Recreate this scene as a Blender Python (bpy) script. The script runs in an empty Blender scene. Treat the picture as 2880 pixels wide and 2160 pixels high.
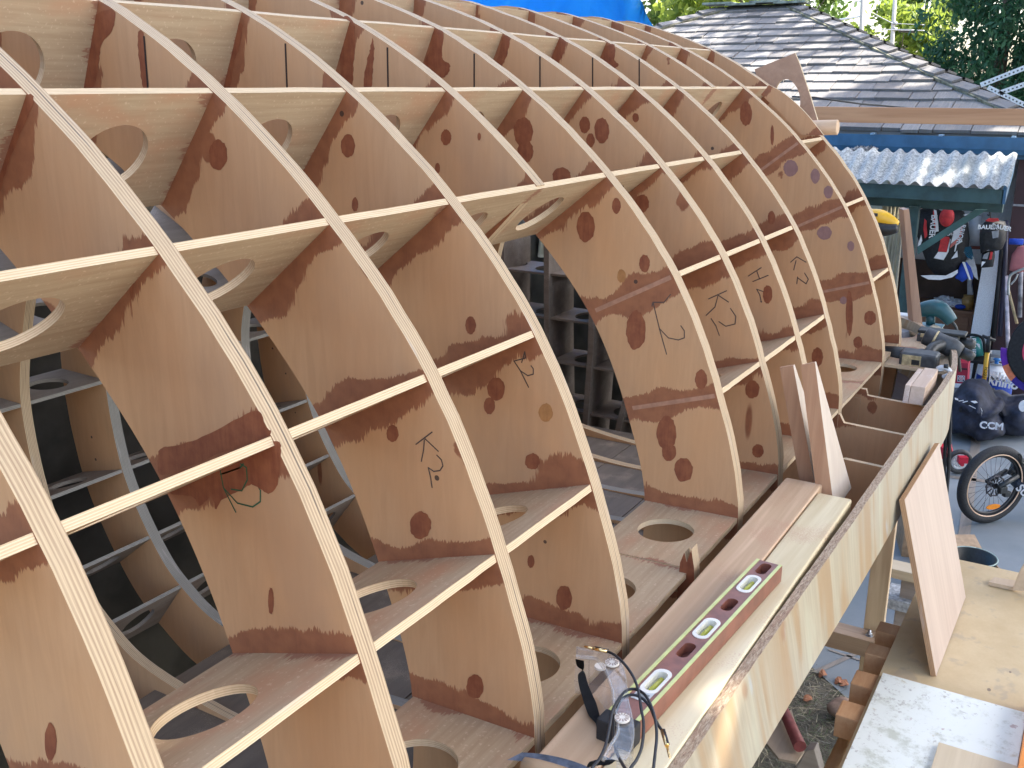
import bpy, bmesh, math, random
import numpy as np
from mathutils import Vector, Matrix
from mathutils.geometry import tessellate_polygon
random.seed(7); rng = np.random.default_rng(11)
S = bpy.context.scene
C = S.collection
ZC = 3.0                                   # camera height above the ground
FPX, PW, PH = 2800.0, 2880.0, 2160.0
_pitch = math.atan((1080-240)/FPX); _yaw = math.atan((3200-1440)/(FPX/math.cos(_pitch)))
FW = Vector((math.cos(_yaw)*math.cos(_pitch), math.sin(_yaw)*math.cos(_pitch), -math.sin(_pitch)))
RT = Vector((math.sin(_yaw), -math.cos(_yaw), 0)); UP = RT.cross(FW)
EYE = Vector((0, 0, ZC))
SUN_EL, SUN_AZ = math.radians(52), math.radians(-58)      # azimuth measured from +X towards +Y
SUN_DIR = Vector((math.cos(SUN_EL)*math.cos(SUN_AZ), math.cos(SUN_EL)*math.sin(SUN_AZ), math.sin(SUN_EL)))
# ---- points measured off the photograph, taken back to a real plane of the place
def ray(px, py): return FW + RT*((px-1440)/FPX) - UP*((py-1080)/FPX)
def onX(px, py, X): r = ray(px, py); return EYE + r*(X/r.x)
def onY(px, py, Y): r = ray(px, py); return EYE + r*(Y/r.y)
def onZ(px, py, z): r = ray(px, py); return EYE + r*(z/r.z)      # z relative to the camera height
def V(x, y, z): return Vector((x, y, z+ZC))                       # z relative to the camera height
# ------------------------------------------------------------------ materials
MATS = {}
class NB:
    """small helper to wire math nodes"""
    def __init__(s, name):
        s.m = bpy.data.materials.new(name); s.m.use_nodes = True; s.t = s.m.node_tree; s.n = s.t.nodes; s.l = s.t.links
        s.b = s.n['Principled BSDF']; s.out = s.n['Material Output']
    def new(s, t, **k):
        x = s.n.new(t)
        for a, b in k.items(): setattr(x, a, b)
        return x
    def put(s, sock, v):
        if hasattr(v, 'is_output') or isinstance(v, bpy.types.NodeSocket): s.l.new(v, sock)
        elif isinstance(v, (tuple, list)) and len(v) == 3 and sock.type == 'RGBA': sock.default_value = (*v, 1)
        else: sock.default_value = v
    def ma(s, op, a, b=0.0, c=None, clamp=False):
        x = s.new('ShaderNodeMath', operation=op, use_clamp=clamp); s.put(x.inputs[0], a); s.put(x.inputs[1], b)
        if c is not None: s.put(x.inputs[2], c)
        return x.outputs[0]
    def mix(s, f, a, b, mode='MIX'):
        x = s.new('ShaderNodeMix', data_type='RGBA', blend_type=mode); s.put(x.inputs[0], f); s.put(x.inputs[6], a); s.put(x.inputs[7], b)
        return x.outputs[2]
    def coord(s, kind='UV'): return s.new('ShaderNodeTexCoord').outputs[kind]
    def mapp(s, v, sc=(1,1,1), rot=(0,0,0), loc=(0,0,0)):
        x = s.new('ShaderNodeMapping'); s.put(x.inputs[0], v); x.inputs['Scale'].default_value = sc; x.inputs['Rotation'].default_value = rot
        s.put(x.inputs['Location'], loc); return x.outputs[0]
    def noise(s, v, scale=5, detail=4, rough=.55, dist=0.0, col=False):
        x = s.new('ShaderNodeTexNoise'); s.put(x.inputs['Vector'], v); x.inputs['Scale'].default_value = scale; x.inputs['Detail'].default_value = detail
        x.inputs['Roughness'].default_value = rough; x.inputs['Distortion'].default_value = dist
        return x.outputs[1 if col else 0]
    def voro(s, v, scale=5, feature='F1', rnd=1.0):
        x = s.new('ShaderNodeTexVoronoi', feature=feature); s.put(x.inputs['Vector'], v); x.inputs['Scale'].default_value = scale
        x.inputs['Randomness'].default_value = rnd; return x
    def ramp(s, f, *st):
        x = s.new('ShaderNodeValToRGB'); s.put(x.inputs[0], f); e = x.color_ramp.elements
        while len(e) < len(st): e.new(.5)
        for q, (p, c) in zip(e, st): q.position = p; q.color = (*c, 1) if isinstance(c, tuple) else (c, c, c, 1)
        return x.outputs[0]
    def step(s, v, lo, hi):
        x = s.new('ShaderNodeMapRange', interpolation_type='SMOOTHSTEP'); s.put(x.inputs[0], v); s.put(x.inputs[1], lo); s.put(x.inputs[2], hi); return x.outputs[0]
    def sep(s, v): x = s.new('ShaderNodeSeparateXYZ'); s.put(x.inputs[0], v); return x.outputs
    def comb(s, a, b, c=0.0):
        x = s.new('ShaderNodeCombineXYZ')
        for q, v in zip(x.inputs, (a, b, c)): s.put(q, v)
        return x.outputs[0]
    def rnd(s): return s.new('ShaderNodeObjectInfo').outputs['Random']
    def bump(s, h, st=.2, d=.002):
        x = s.new('ShaderNodeBump'); s.put(x.inputs['Height'], h); x.inputs['Strength'].default_value = st; x.inputs['Distance'].default_value = d
        s.l.new(x.outputs[0], s.b.inputs['Normal'])
    def done(s, col, rough=.6, **k):
        s.put(s.b.inputs['Base Color'], col); s.put(s.b.inputs['Roughness'], rough)
        for a, v in k.items(): s.put(s.b.inputs[a.replace('_', ' ')], v)
        return s.m
def plain(name, c, rough=.5, var=.12, scale=25, metal=0.0, bump=0.0, **k):
    n = NB(name); co = n.coord('Object'); f = n.noise(co, scale, 5)
    lo = tuple(x*(1-var*1.6) for x in c); hi = tuple(min(1, x*(1+var)) for x in c)
    col = n.mix(n.step(f, .3, .7), lo, hi)
    if bump: n.bump(f, bump)
    return n.done(col, rough, Metallic=metal, **k)
def glossblack(name, c=(.015,.015,.018), r=.35): return plain(name, c, r, .2, 60)
LIT = dict(tan=(.60,.40,.235), stain=(.235,.085,.045), edge=(.78,.65,.47))
# section of the hull: outer points of the starboard side (y, z relative to camera height) and the inward direction of each stringer
SEC = [(1.81,.245),(1.70,.229),(1.4224,.131),(1.184,-.006),(.970,-.187),(.801,-.396),(.686,-.648),(.62,-.93),(.66,-1.30),(.80,-1.60),(.97,-1.79),(1.25,-1.93),(1.81,-1.99)]
SDIR = {0:(.15,-.99),1:(.42,-.907),2:(.62,-.785),3:(.785,-.62),4:(.885,-.466),5:(.955,-.30),6:(.9995,-.03), 7:(.97,.24), 8:(.80,.60), 9:(.62,.78)}
def spt(k): return SEC[k+1]
SP = .3048; X0 = 2.645*SP
def xi(i): return X0+SP*i
DEP = .225
def ply_frame():
    n = NB('okoume_frame_veneer'); uv = n.coord('UV'); u, v, _ = n.sep(uv)
    r = n.rnd(); ro = n.ma('MULTIPLY', r, 37.0); P = n.comb(u, v, ro)
    grain = n.noise(n.mapp(P, (70, 7, 1)), 1, 7, .66, .8); blot = n.noise(n.mapp(P, (7, 3.2, 1)), 1, 3)
    base = n.mix(n.step(grain, .25, .75), (.515,.288,.144), (.575,.33,.172))
    base = n.mix(n.step(blot, .35, .7), base, n.mix(.5, base, (.60,.31,.14)))
    base = n.mix(n.ma('MULTIPLY', n.step(n.noise(n.mapp(P, (4.5, 2.2, 1), loc=(5, 3, 0)), 1, 5, .6), .50, .72), .45), base, (.42,.25,.145))
    fr = n.noise(n.mapp(P, (260, 14, 1)), 1, 3, .7)
    st = None
    for k in range(0, 7):
        y, z = spt(k); dx, dz = SDIR[k]; nx, nz = -dz, dx
        d = n.ma('ADD', n.ma('MULTIPLY', n.ma('SUBTRACT', u, y), nx), n.ma('MULTIPLY', n.ma('SUBTRACT', v, z), nz))   # + above the line
        w = n.ma('ADD', n.ma('MULTIPLY', n.noise(n.comb(u, v, n.ma('ADD', ro, k*3.7+.5)), 7, 2), .115), -.020)
        w = n.ma('ADD', w, n.ma('MULTIPLY', n.ma('SUBTRACT', fr, .5), .030))
        al = n.ma('ADD', n.ma('MULTIPLY', n.ma('SUBTRACT', u, y), dx), n.ma('MULTIPLY', n.ma('SUBTRACT', v, z), dz)); w = n.ma('SUBTRACT', w, n.ma('MULTIPLY', n.ma('SUBTRACT', n.ma('ABSOLUTE', n.ma('SUBTRACT', al, .12)), .17, clamp=True), 4.0))
        m = n.ma('SUBTRACT', w, n.ma('ABSOLUTE', d)); st = m if st is None else n.ma('MAXIMUM', st, m)
    # only this side of the hull carries glue squeeze-out
    wob = n.noise(n.mapp(P, (38, 30, 1)), 1, 3, col=True)
    Q = n.new('ShaderNodeVectorMath', operation='ADD'); n.put(Q.inputs[0], n.mapp(P, (1, .72, 1)))
    sc = n.new('ShaderNodeVectorMath', operation='SCALE'); n.put(sc.inputs[0], wob); sc.inputs['Scale'].default_value = .02; n.l.new(sc.outputs[0], Q.inputs[1])
    vo = n.voro(Q.outputs[0], 6.5); cr = n.sep(vo.outputs['Color'])[0]
    rad = n.ma('MULTIPLY', n.ma('SUBTRACT', cr, .55, clamp=True), .46); spot = n.ma('MULTIPLY', n.ma('SUBTRACT', rad, vo.outputs['Distance']), .15)
    drip = n.voro(n.mapp(P, (13, 2.6, 1)), 1.0); dcr = n.sep(drip.outputs['Color'])[1]
    dr = n.ma('SUBTRACT', n.ma('MULTIPLY', n.ma('SUBTRACT', dcr, .75, clamp=True), .9), drip.outputs['Distance'])
    sm = n.step(n.ma('MAXIMUM', st, n.ma('MAXIMUM', spot, n.ma('MULTIPLY', dr, .05))), -.0006, .0022)
    stain = n.mix(n.step(n.noise(P, 40, 4), .3, .7), (.195,.052,.024), (.30,.098,.042))
    stain = n.mix(n.step(fr, .35, .8), stain, (.26,.078,.034))
    col = n.mix(n.ma('MULTIPLY', sm, .84), base, stain)
    nh = n.voro(n.comb(u, v, ro), 9.5); nc = n.sep(nh.outputs['Color'])[2]
    hole = n.ma('MULTIPLY', n.ma('LESS_THAN', nh.outputs['Distance'], .048), n.ma('GREATER_THAN', nc, .45))
    col = n.mix(n.ma('MULTIPLY', hole, .85), col, (.03,.02,.02))
    n.bump(n.ma('SUBTRACT', grain, hole), .12)
    return n.done(col, n.ma('SUBTRACT', .62, n.ma('MULTIPLY', sm, .14)))
def ply_string():
    n = NB('okoume_stringer_veneer'); uv = n.coord('UV'); u, v, _ = n.sep(uv); ro = n.ma('MULTIPLY', n.rnd(), 31.0); P = n.comb(u, v, ro)
    grain = n.noise(n.mapp(P, (6, 110, 1)), 1, 6, .6, .3)
    blot = n.noise(n.mapp(P, (5, 9, 1)), 1, 4)
    base = n.mix(n.step(grain, .25, .75), (.39,.275,.168), (.485,.365,.235)); base = n.mix(n.step(blot, .45, .75), base, (.47,.265,.155))
    fr = n.noise(n.mapp(P, (16, 240, 1)), 1, 3, .7)
    a = n.ma('ADD', n.ma('SUBTRACT', u, X0), SP*40.5); d = n.ma('ABSOLUTE', n.ma('SUBTRACT', n.ma('MODULO', a, SP), SP/2))
    w = n.ma('ADD', n.ma('MULTIPLY', n.noise(n.comb(n.ma('MULTIPLY', u, .6), v, ro), 9, 2), .12), -.047); w = n.ma('ADD', w, n.ma('MULTIPLY', n.ma('SUBTRACT', fr, .5), .05))
    sm = n.step(n.ma('SUBTRACT', w, d), -.001, .003)
    col = n.mix(n.ma('MULTIPLY', sm, .85), base, n.mix(fr, (.22,.085,.05), (.36,.17,.10)))
    dust = n.step(n.noise(P, 160, 2), .60, .72); col = n.mix(n.ma('MULTIPLY', dust, .35), col, (.74,.58,.42))
    n.bump(grain, .1); return n.done(col, .65)
def ply_edge(name, tone=(.58,.44,.275), dark=(.30,.19,.11), per=.0048, mid=True):
    n = NB(name); uv = n.coord('UV'); u, v, _ = n.sep(uv); ro = n.ma('MULTIPLY', n.rnd(), 23.0)
    w = n.noise(n.comb(n.ma('MULTIPLY', u, 5), n.ma('MULTIPLY', v, 60), ro), 1, 3); vv = n.ma('ADD', v, n.ma('MULTIPLY', n.ma('SUBTRACT', w, .5), .0022))
    s1 = n.ma('SINE', n.ma('MULTIPLY', vv, 2*math.pi/per)); g = n.noise(n.comb(n.ma('MULTIPLY', u, 14), n.ma('MULTIPLY', v, 1500), ro), 1, 5, .65)
    f = n.ma('ADD', n.ma('MULTIPLY', s1, .17), n.ma('MULTIPLY', g, 1.05)); col = n.mix(n.step(f, .15, .8), dark, tone)
    bl = n.noise(n.comb(n.ma('MULTIPLY', u, 7), n.ma('MULTIPLY', v, 50), ro), 1, 2); col = n.mix(n.ma('MULTIPLY', n.step(bl, .62, .75), .30), col, (.50,.44,.42))
    if mid:
        ml = n.ma('ABSOLUTE', n.ma('SUBTRACT', vv, .018)); on = n.step(n.noise(n.comb(n.ma('MULTIPLY', u, 3), ro, 0.0), 1, 2), .42, .55)
        col = n.mix(n.ma('MULTIPLY', n.ma('MULTIPLY', n.ma('LESS_THAN', ml, .0011), on), .8), col, (.10,.07,.055))
    n.bump(f, .35, .001); return n.done(col, .7)
def wood(name, c1, c2, ax=0, fine=90, longs=2.5, rings=0.0, rough=.6, knots=0.0, stain=None, uvmode=False):
    n = NB(name); co = n.coord('UV' if uvmode else 'Object'); sc = [fine]*3; sc[ax] = longs
    o = n.new('ShaderNodeVectorMath', operation='ADD'); n.put(o.inputs[0], co); n.put(o.inputs[1], n.comb(n.ma('MULTIPLY', n.rnd(), 13.0), n.ma('MULTIPLY', n.rnd(), 7.0), 0.0)); co = o.outputs[0]
    g = n.noise(n.mapp(co, sc), 1, 6, .62, .6); sc2 = [fine*.16]*3; sc2[ax] = longs*.5; b = n.noise(n.mapp(co, sc2), 1, 3, .5, 1.0)
    f = n.ma('ADD', n.ma('MULTIPLY', g, .6), n.ma('MULTIPLY', b, .5))
    if rings:
        r = n.ma('SINE', n.ma('MULTIPLY', b, rings)); f = n.ma('ADD', f, n.ma('MULTIPLY', r, .13))
    col = n.mix(n.step(f, .30, .80), c1, c2)
    if knots:
        k = n.voro(n.mapp(co, (knots, knots, knots)), 1); kk = n.ma('MULTIPLY', n.ma('LESS_THAN', k.outputs['Distance'], .13), n.ma('GREATER_THAN', n.sep(k.outputs['Color'])[0], .6)); col = n.mix(n.ma('MULTIPLY', kk, .6), col, tuple(x*.45 for x in c1))
    if stain:
        d = n.noise(co, 7, 4); d2 = n.noise(co, 300, 2); col = n.mix(n.ma('MULTIPLY', n.step(n.ma('ADD', n.ma('MULTIPLY', d, .7), n.ma('MULTIPLY', d2, .45)), .60, .74), .55), col, stain)
    n.bump(f, .25, .0015); return n.done(col, rough)
# ------------------------------------------------------------------ object helpers
def link(o, parent=None):
    C.objects.link(o)
    if parent is not None: o.parent = parent
    return o
ORG = {}
def org(parent):
    p = parent; v = Vector((0, 0, 0))
    while p is not None: v = v + p.location; p = p.parent
    return v
def tag(o, label=None, cat=None, group=None, kind=None):
    if label: o['label'] = label
    if cat: o['category'] = cat
    if group: o['group'] = group
    if kind: o['kind'] = kind
    return o
def thing(name, loc, label, cat, group=None):
    o = bpy.data.objects.new(name, None); o.empty_display_size = .1; o.location = loc; link(o); return tag(o, label, cat, group)
def mesh_obj(name, bm, mats, parent=None, origin=None, smooth=False):
    """bm holds world coordinates; the object is placed at origin (or at its parent's origin)"""
    base = org(parent)
    if parent is None:
        if origin is None:
            lo = Vector([min(v.co[i] for v in bm.verts) for i in range(3)]); hi = Vector([max(v.co[i] for v in bm.verts) for i in range(3)]); origin = Vector(((lo.x+hi.x)/2, (lo.y+hi.y)/2, lo.z))
        base = origin
    for v in bm.verts: v.co -= base
    me = bpy.data.meshes.new(name); bm.to_mesh(me); bm.free()
    for m in (mats if isinstance(mats, (list, tuple)) else [mats]): me.materials.append(m)
    if smooth:
        for p in me.polygons: p.use_smooth = True
    o = bpy.data.objects.new(name, me); link(o, parent)
    if parent is None: o.location = base
    return o
def fin(bm, bevel=0.0, seg=2):
    bmesh.ops.recalc_face_normals(bm, faces=bm.faces)
    if bevel: bmesh.ops.bevel(bm, geom=[e for e in bm.edges if e.calc_length() > bevel*2.5 and len(e.link_faces) == 2 and e.calc_face_angle(0) > .5], offset=bevel, segments=seg, affect='EDGES', profile=.6)
    return bm
def prism(bm, poly, vec, mi=0):
    """closed solid: polygon (world points) extruded by vec; UVs in metres"""
    vec = Vector(vec); a = [bm.verts.new(p) for p in poly]; b = [bm.verts.new(Vector(p)+vec) for p in poly]; n = len(a); fs = []
    fs.append(bm.faces.new(a)); fs.append(bm.faces.new(list(reversed(b))))
    for i in range(n): fs.append(bm.faces.new((a[i], b[i], b[(i+1) % n], a[(i+1) % n])))
    for f in fs: f.material_index = mi
    return fs
def box(bm, lo, hi, mi=0, M=None):
    x0, y0, z0 = lo; x1, y1, z1 = hi; P = [Vector(p) for p in ((x0,y0,z0),(x1,y0,z0),(x1,y1,z0),(x0,y1,z0))]; k = Vector((0,0,z1-z0))
    if M is not None:
        P2 = [M @ p for p in P]; k = (M.to_3x3() @ k); P = P2
    return prism(bm, P, k, mi)
def frame_of(d):
    d = Vector(d).normalized(); a = Vector((0,0,1)) if abs(d.z) < .9 else Vector((1,0,0)); s = d.cross(a).normalized(); return s, d.cross(s).normalized()
def tube(bm, pts, r, seg=10, cap=True, mi=0, smooth=True):
    pts = [Vector(p) for p in pts]; rr = r if isinstance(r, (list, tuple)) else [r]*len(pts); rings = []; s = None
    for i, p in enumerate(pts):
        d = (pts[min(i+1, len(pts)-1)]-pts[max(i-1, 0)]).normalized()
        if s is None: s, t = frame_of(d)
        else: s = (s-d*s.dot(d)).normalized(); t = d.cross(s)
        rings.append([bm.verts.new(p+(s*math.cos(2*math.pi*k/seg)+t*math.sin(2*math.pi*k/seg))*rr[i]) for k in range(seg)])
    for a, b in zip(rings, rings[1:]):
        for k in range(seg):
            f = bm.faces.new((a[k], a[(k+1) % seg], b[(k+1) % seg], b[k])); f.material_index = mi; f.smooth = smooth
    if cap:
        for q in (rings[0][::-1], rings[-1]): f = bm.faces.new(q); f.material_index = mi
    return rings
def catmull(p, n=8, closed=False):
    out = []; N = len(p); rng_ = range(N if closed else N-1)
    for i in rng_:
        g = (lambda j: p[j % N]) if closed else (lambda j: p[max(0, min(N-1, j))])
        a, b, c, d = (Vector(g(i+j)) for j in (-1, 0, 1, 2))
        for k in range(n):
            t = k/n; out.append(.5*((2*b)+(c-a)*t+(2*a-5*b+4*c-d)*t*t+(3*b-3*c+d-a)*t**3))
    if not closed: out.append(Vector(p[-1]))
    return out
def ell(c, rx, ry, n=28, rot=0.0, wob=0.0):
    o = []
    for k in range(n):
        a = 2*math.pi*k/n; w = 1+wob*random.uniform(-1, 1); x, y = rx*math.cos(a)*w, ry*math.sin(a)*w
        o.append((c[0]+x*math.cos(rot)-y*math.sin(rot), c[1]+x*math.sin(rot)+y*math.cos(rot)))
    return o
def slab(name, outer, holes, O, ex, ey, t, mats, parent=None, patches=(), uvo=(0,0), origin=None, holemat=1):
    """plate: 2-D outline (+ holes) in the frame O, ex, ey; thickness t along ex x ey. material 0 = faces, 1 = sawn edges; patches = [(polygon, material)] lie on the near face"""
    O, ex, ey = Vector(O), Vector(ex).normalized(), Vector(ey).normalized(); nn = ex.cross(ey); bm = bmesh.new(); uvl = bm.loops.layers.uv.new('UVMap')
    loops = [list(outer)]+[list(h) for h in holes]; flat = [Vector((p[0], p[1], 0)) for l in loops for p in l]
    tris = tessellate_polygon([[Vector((p[0], p[1], 0)) for p in l] for l in loops])
    A = [bm.verts.new(O+ex*p.x+ey*p.y) for p in flat]; B = [bm.verts.new(O+ex*p.x+ey*p.y+nn*t) for p in flat]
    for tr in tris:
        for L, q in ((A, tr), (B, tr[::-1])):
            try: f = bm.faces.new([L[i] for i in q])
            except ValueError: continue
            for lp, i in zip(f.loops, q): lp[uvl].uv = (flat[i].x+uvo[0], flat[i].y+uvo[1])
    k0 = 0
    for li, l in enumerate(loops):
        n = len(l); s = 0.0
        for i in range(n):
            j = (i+1) % n; d = (Vector(l[j])-Vector(l[i])).length; f = bm.faces.new((A[k0+i], A[k0+j], B[k0+j], B[k0+i])); f.material_index = holemat if li else 1
            for lp, q in zip(f.loops, ((s, 0), (s+d, 0), (s+d, t), (s, t))): lp[uvl].uv = q
            s += d
        k0 += n
    bmesh.ops.recalc_face_normals(bm, faces=bm.faces)
    for pi, (poly, mi) in enumerate(patches):
        w = -.0005-.00004*(pi % 9); vs = [bm.verts.new(O+ex*p[0]+ey*p[1]+nn*w) for p in poly]
        for tr in tessellate_polygon([[Vector((p[0], p[1], 0)) for p in poly]]):
            try: f = bm.faces.new([vs[i] for i in tr])
            except ValueError: continue
            f.material_index = mi; f.normal_update()
            if f.normal.dot(nn) > 0: f.normal_flip()
            for lp in f.loops: lp[uvl].uv = ((lp.vert.co-O).dot(ex), (lp.vert.co-O).dot(ey))
    return mesh_obj(name, bm, mats, parent, origin)
def ribbon2(pts, w):
    """thin stroke polygon(s) along a 2-D polyline"""
    out = []
    for a, b in zip(pts, pts[1:]):
        a, b = Vector(a), Vector(b); d = b-a
        if d.length < 1e-6: continue
        d.normalize(); n = Vector((-d.y, d.x))*w/2; a2, b2 = a-d*w*.3, b+d*w*.3; out.append([tuple(a2+n), tuple(b2+n), tuple(b2-n), tuple(a2-n)])
    return out
def text_mesh(name, body, size, M, mat, parent=None, depth=.0, bold=0.0, shear=0.0):
    cu = bpy.data.curves.new(name, 'FONT'); cu.body = body; cu.size = size; cu.align_x = 'CENTER'; cu.align_y = 'CENTER'; cu.extrude = depth; cu.offset = bold; cu.shear = shear; cu.resolution_u = 3
    o = bpy.data.objects.new(name+'_tmp', cu); C.objects.link(o); bpy.context.view_layer.update()
    me = bpy.data.meshes.new_from_object(o.evaluated_get(bpy.context.evaluated_depsgraph_get())); bpy.data.objects.remove(o); bpy.data.curves.remove(cu)
    me.transform(M); bm = bmesh.new(); bm.from_mesh(me); bpy.data.meshes.remove(me); return mesh_obj(name, bm, mat, parent)
def basis(O, ex, ey):
    ex, ey = Vector(ex).normalized(), Vector(ey).normalized(); ez = ex.cross(ey).normalized(); ey = ez.cross(ex)
    return Matrix(((ex.x, ey.x, ez.x, O[0]), (ex.y, ey.y, ez.y, O[1]), (ex.z, ey.z, ez.z, O[2]), (0,0,0,1)))
# ================================================================== the hull
M_FR = ply_frame(); M_STR = ply_string(); M_ED = ply_edge('frame_sawn_edge'); M_SE = ply_edge('stringer_sawn_edge', (.72,.57,.37), (.50,.34,.19), .0030, False)
M_HOLE = ply_edge('hole_sawn_edge', (.72,.50,.32), (.50,.30,.17), .0028, False)
def stain_mat(name, a, b):
    n = NB(name); uv = n.coord('UV'); f = n.noise(n.mapp(uv, (140, 12, 1)), 1, 4, .7); g = n.noise(uv, 45, 4)
    return n.done(n.mix(n.step(n.ma('ADD', n.ma('MULTIPLY', f, .5), n.ma('MULTIPLY', g, .6)), .35, .75), a, b), .5)
M_STAIN = stain_mat('epoxy_soaked_ply', (.195,.052,.024), (.30,.098,.042)); M_AMBER = stain_mat('amber_resin_spot', (.34,.15,.05), (.46,.22,.08))
M_INK = plain('black_marker_ink', (.085,.06,.05), .6); M_GREEN = plain('green_marker_ink', (.02,.10,.05), .6); M_SEAM = plain('open_seam', (.035,.02,.014), .9)
M_RIDGE = plain('filler_ridge', (.42,.215,.135), .6, .1, 60); M_PURPLE = stain_mat('dry_resin_spot', (.25,.13,.12), (.31,.17,.15))
HULL = thing('boat_hull', V(1.5, 1.81, -2.05), 'wooden boat hull under construction, egg-crate skeleton of plywood ring frames and stringers', 'boat')
YC = 1.81
half = [Vector((y, z)) for y, z in SEC]; full = half + [Vector((2*YC-p.x, p.y)) for p in half[-2:0:-1]]
NS = 8; OUT = catmull([Vector((p.x, p.y, 0)) for p in full], NS, True); OUT = [Vector((p.x, p.y)) for p in OUT]; NO = len(OUT)
def inset(d):
    r = []
    for i, p in enumerate(OUT):
        t = (OUT[(i+3) % NO]-OUT[i-3]).normalized(); n = Vector((-t.y, t.x)); c = Vector((YC, -.85))
        if n.dot(c-p) < 0: n = -n
        r.append(p+n*d)
    return r
FTS = {-1:.028, 0:.028, 1:.030, 2:.031, 3:.032, 4:.038}
ftk = lambda i: FTS.get(i, .043)
FT = .036
E7 = lambda ox, oy, s: (lambda x, y: (ox+x*s, oy+y*s))
c1 = E7(0,0,.434); c2 = E7(960,0,.434); c3 = E7(1920,0,.434); c4 = E7(0,720,.434); c5 = E7(960,720,.434); c6 = E7(1920,720,.434); d1 = E7(0,1440,.434); d2 = E7(960,1440,.434)
def on_fr(i, pts):
    X = xi(i)-ftk(i)/2; return [((q := onX(px, py, X)).y, q.z-ZC) for px, py in pts]
BL = {1:[(614,436,26,43),(1105,1219,17,24),(1183,1477,30,39),(1337,1930,24,34)], 2:[(979,410,20,32),(999,575,9,20),(1396,1093,25,32),(1377,1141,16,24),(1324,915,15,25),(1498,1297,21,23),(1587,1681,22,35),(1494,1579,10,18)],
 3:[(1255,386,15,22),(1348,384,5,11),(1231,473,7,15)], 4:[(1472,370,27,40),(1478,425,22,32),(1580,495,26,24),(1648,638,25,43),(1734,579,12,22),(1789,928,28,55),(1875,1219,28,48),(1882,1271,20,26),(1923,1321,26,34),(1972,1067,17,28),(1813,741,15,25)],
 5:[(1645,351,15,24),(1693,367,21,36),(1661,395,12,20),(1637,449,12,17),(1806,572,20,25),(2116,1095,20,25),(2132,1268,16,19)], 6:[(1788,331,9,13),(2159,828,13,26),(2132,1219,13,16)], 7:[(2299,1004,16,27),(2170,612,11,19)],
 9:[(2098,320,17,34),(2447,894,17,20),(2389,880,10,62),(2413,963,13,17),(2172,380,5,28)], 0:[(763,1690,8,38),(371,800,6,40)], -1:[(143,2085,17,52)]}
BLA = {2:[(1535,1160,20,26)], 4:[(1748,776,12,19)], 2.5:[]}
BLP = {9:[(2224,473,20,23),(2293,495,13,21),(2330,540,13,18),(2319,655,21,19),(2393,692,10,14),(2372,845,10,11)]}
SEAM = {1:[(406,104),(417,250)], 2:[(803,124),(808,252)], 3:[(1090,135),(1092,243)], 4:[(1334,152),(1334,252)], 5:[(1519,160),(1519,245)], 6:[(1667,163),(1667,243)], 7:[(1798,167),(1798,243)]}
INK = {1:[[c5(485,1220),c5(590,1140)],[c5(540,1190),c5(535,1250),c5(520,1330)],[c5(545,1185),c5(630,1265)],[c5(620,1290),c5(650,1320),c5(660,1360),c5(640,1390),c5(600,1395),c5(565,1370),c5(580,1430),c5(590,1500)]],
 2:[[c5(1190,620),c5(1195,660),c5(1160,670),c5(1120,680)],[c5(1120,680),c5(1160,740),c5(1215,850)],[c5(1190,620),c5(1170,690)],[c5(1165,745),c5(1210,775),c5(1245,765),c5(1245,730),c5(1230,710)]],
 4:[[(1834,861),(1837,850),(1868,850),(1886,828)],[(1837,850),(1855,925),(1875,996)],[(1856,925),(1880,950),(1908,956),(1925,950),(1925,930),(1915,916)]],
 5:[[c6(168,278),c6(285,225)],[c6(230,255),c6(210,330),c6(152,385)],[c6(225,250),c6(298,298)],[c6(310,340),c6(345,390),c6(340,440),c6(280,455),c6(235,425)],[c6(185,405),c6(215,450),c6(238,515)]],
 6:[[c6(425,130),c6(510,75)],[c6(455,165),c6(555,125)],[c6(480,95),c6(500,150)],[c6(480,215),c6(500,250),c6(510,300)],[c6(480,215),c6(550,240)]],
 7:[[c6(700,40),c6(740,5),c6(800,40)],[c6(735,30),c6(720,90)],[c6(790,110),c6(815,150),c6(800,180),c6(745,140)],[c6(745,135),c6(740,180)]]}
GREEN = {0:[[c4(1560,1345),c4(1600,1370),c4(1605,1450),c4(1570,1520),c4(1500,1510),c4(1440,1460)],[c4(1430,1415),c4(1560,1370),c4(1580,1345)],[c4(1430,1390),c4(1450,1500),c4(1530,1659)],[c4(1450,1500),c4(1540,1600),c4(1640,1625),c4(1690,1590),c4(1690,1520),c4(1640,1440)]]}
RIDGE = {4:[(4,),(5,)], 9:[(3,),(4,),(5,)]}
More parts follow.
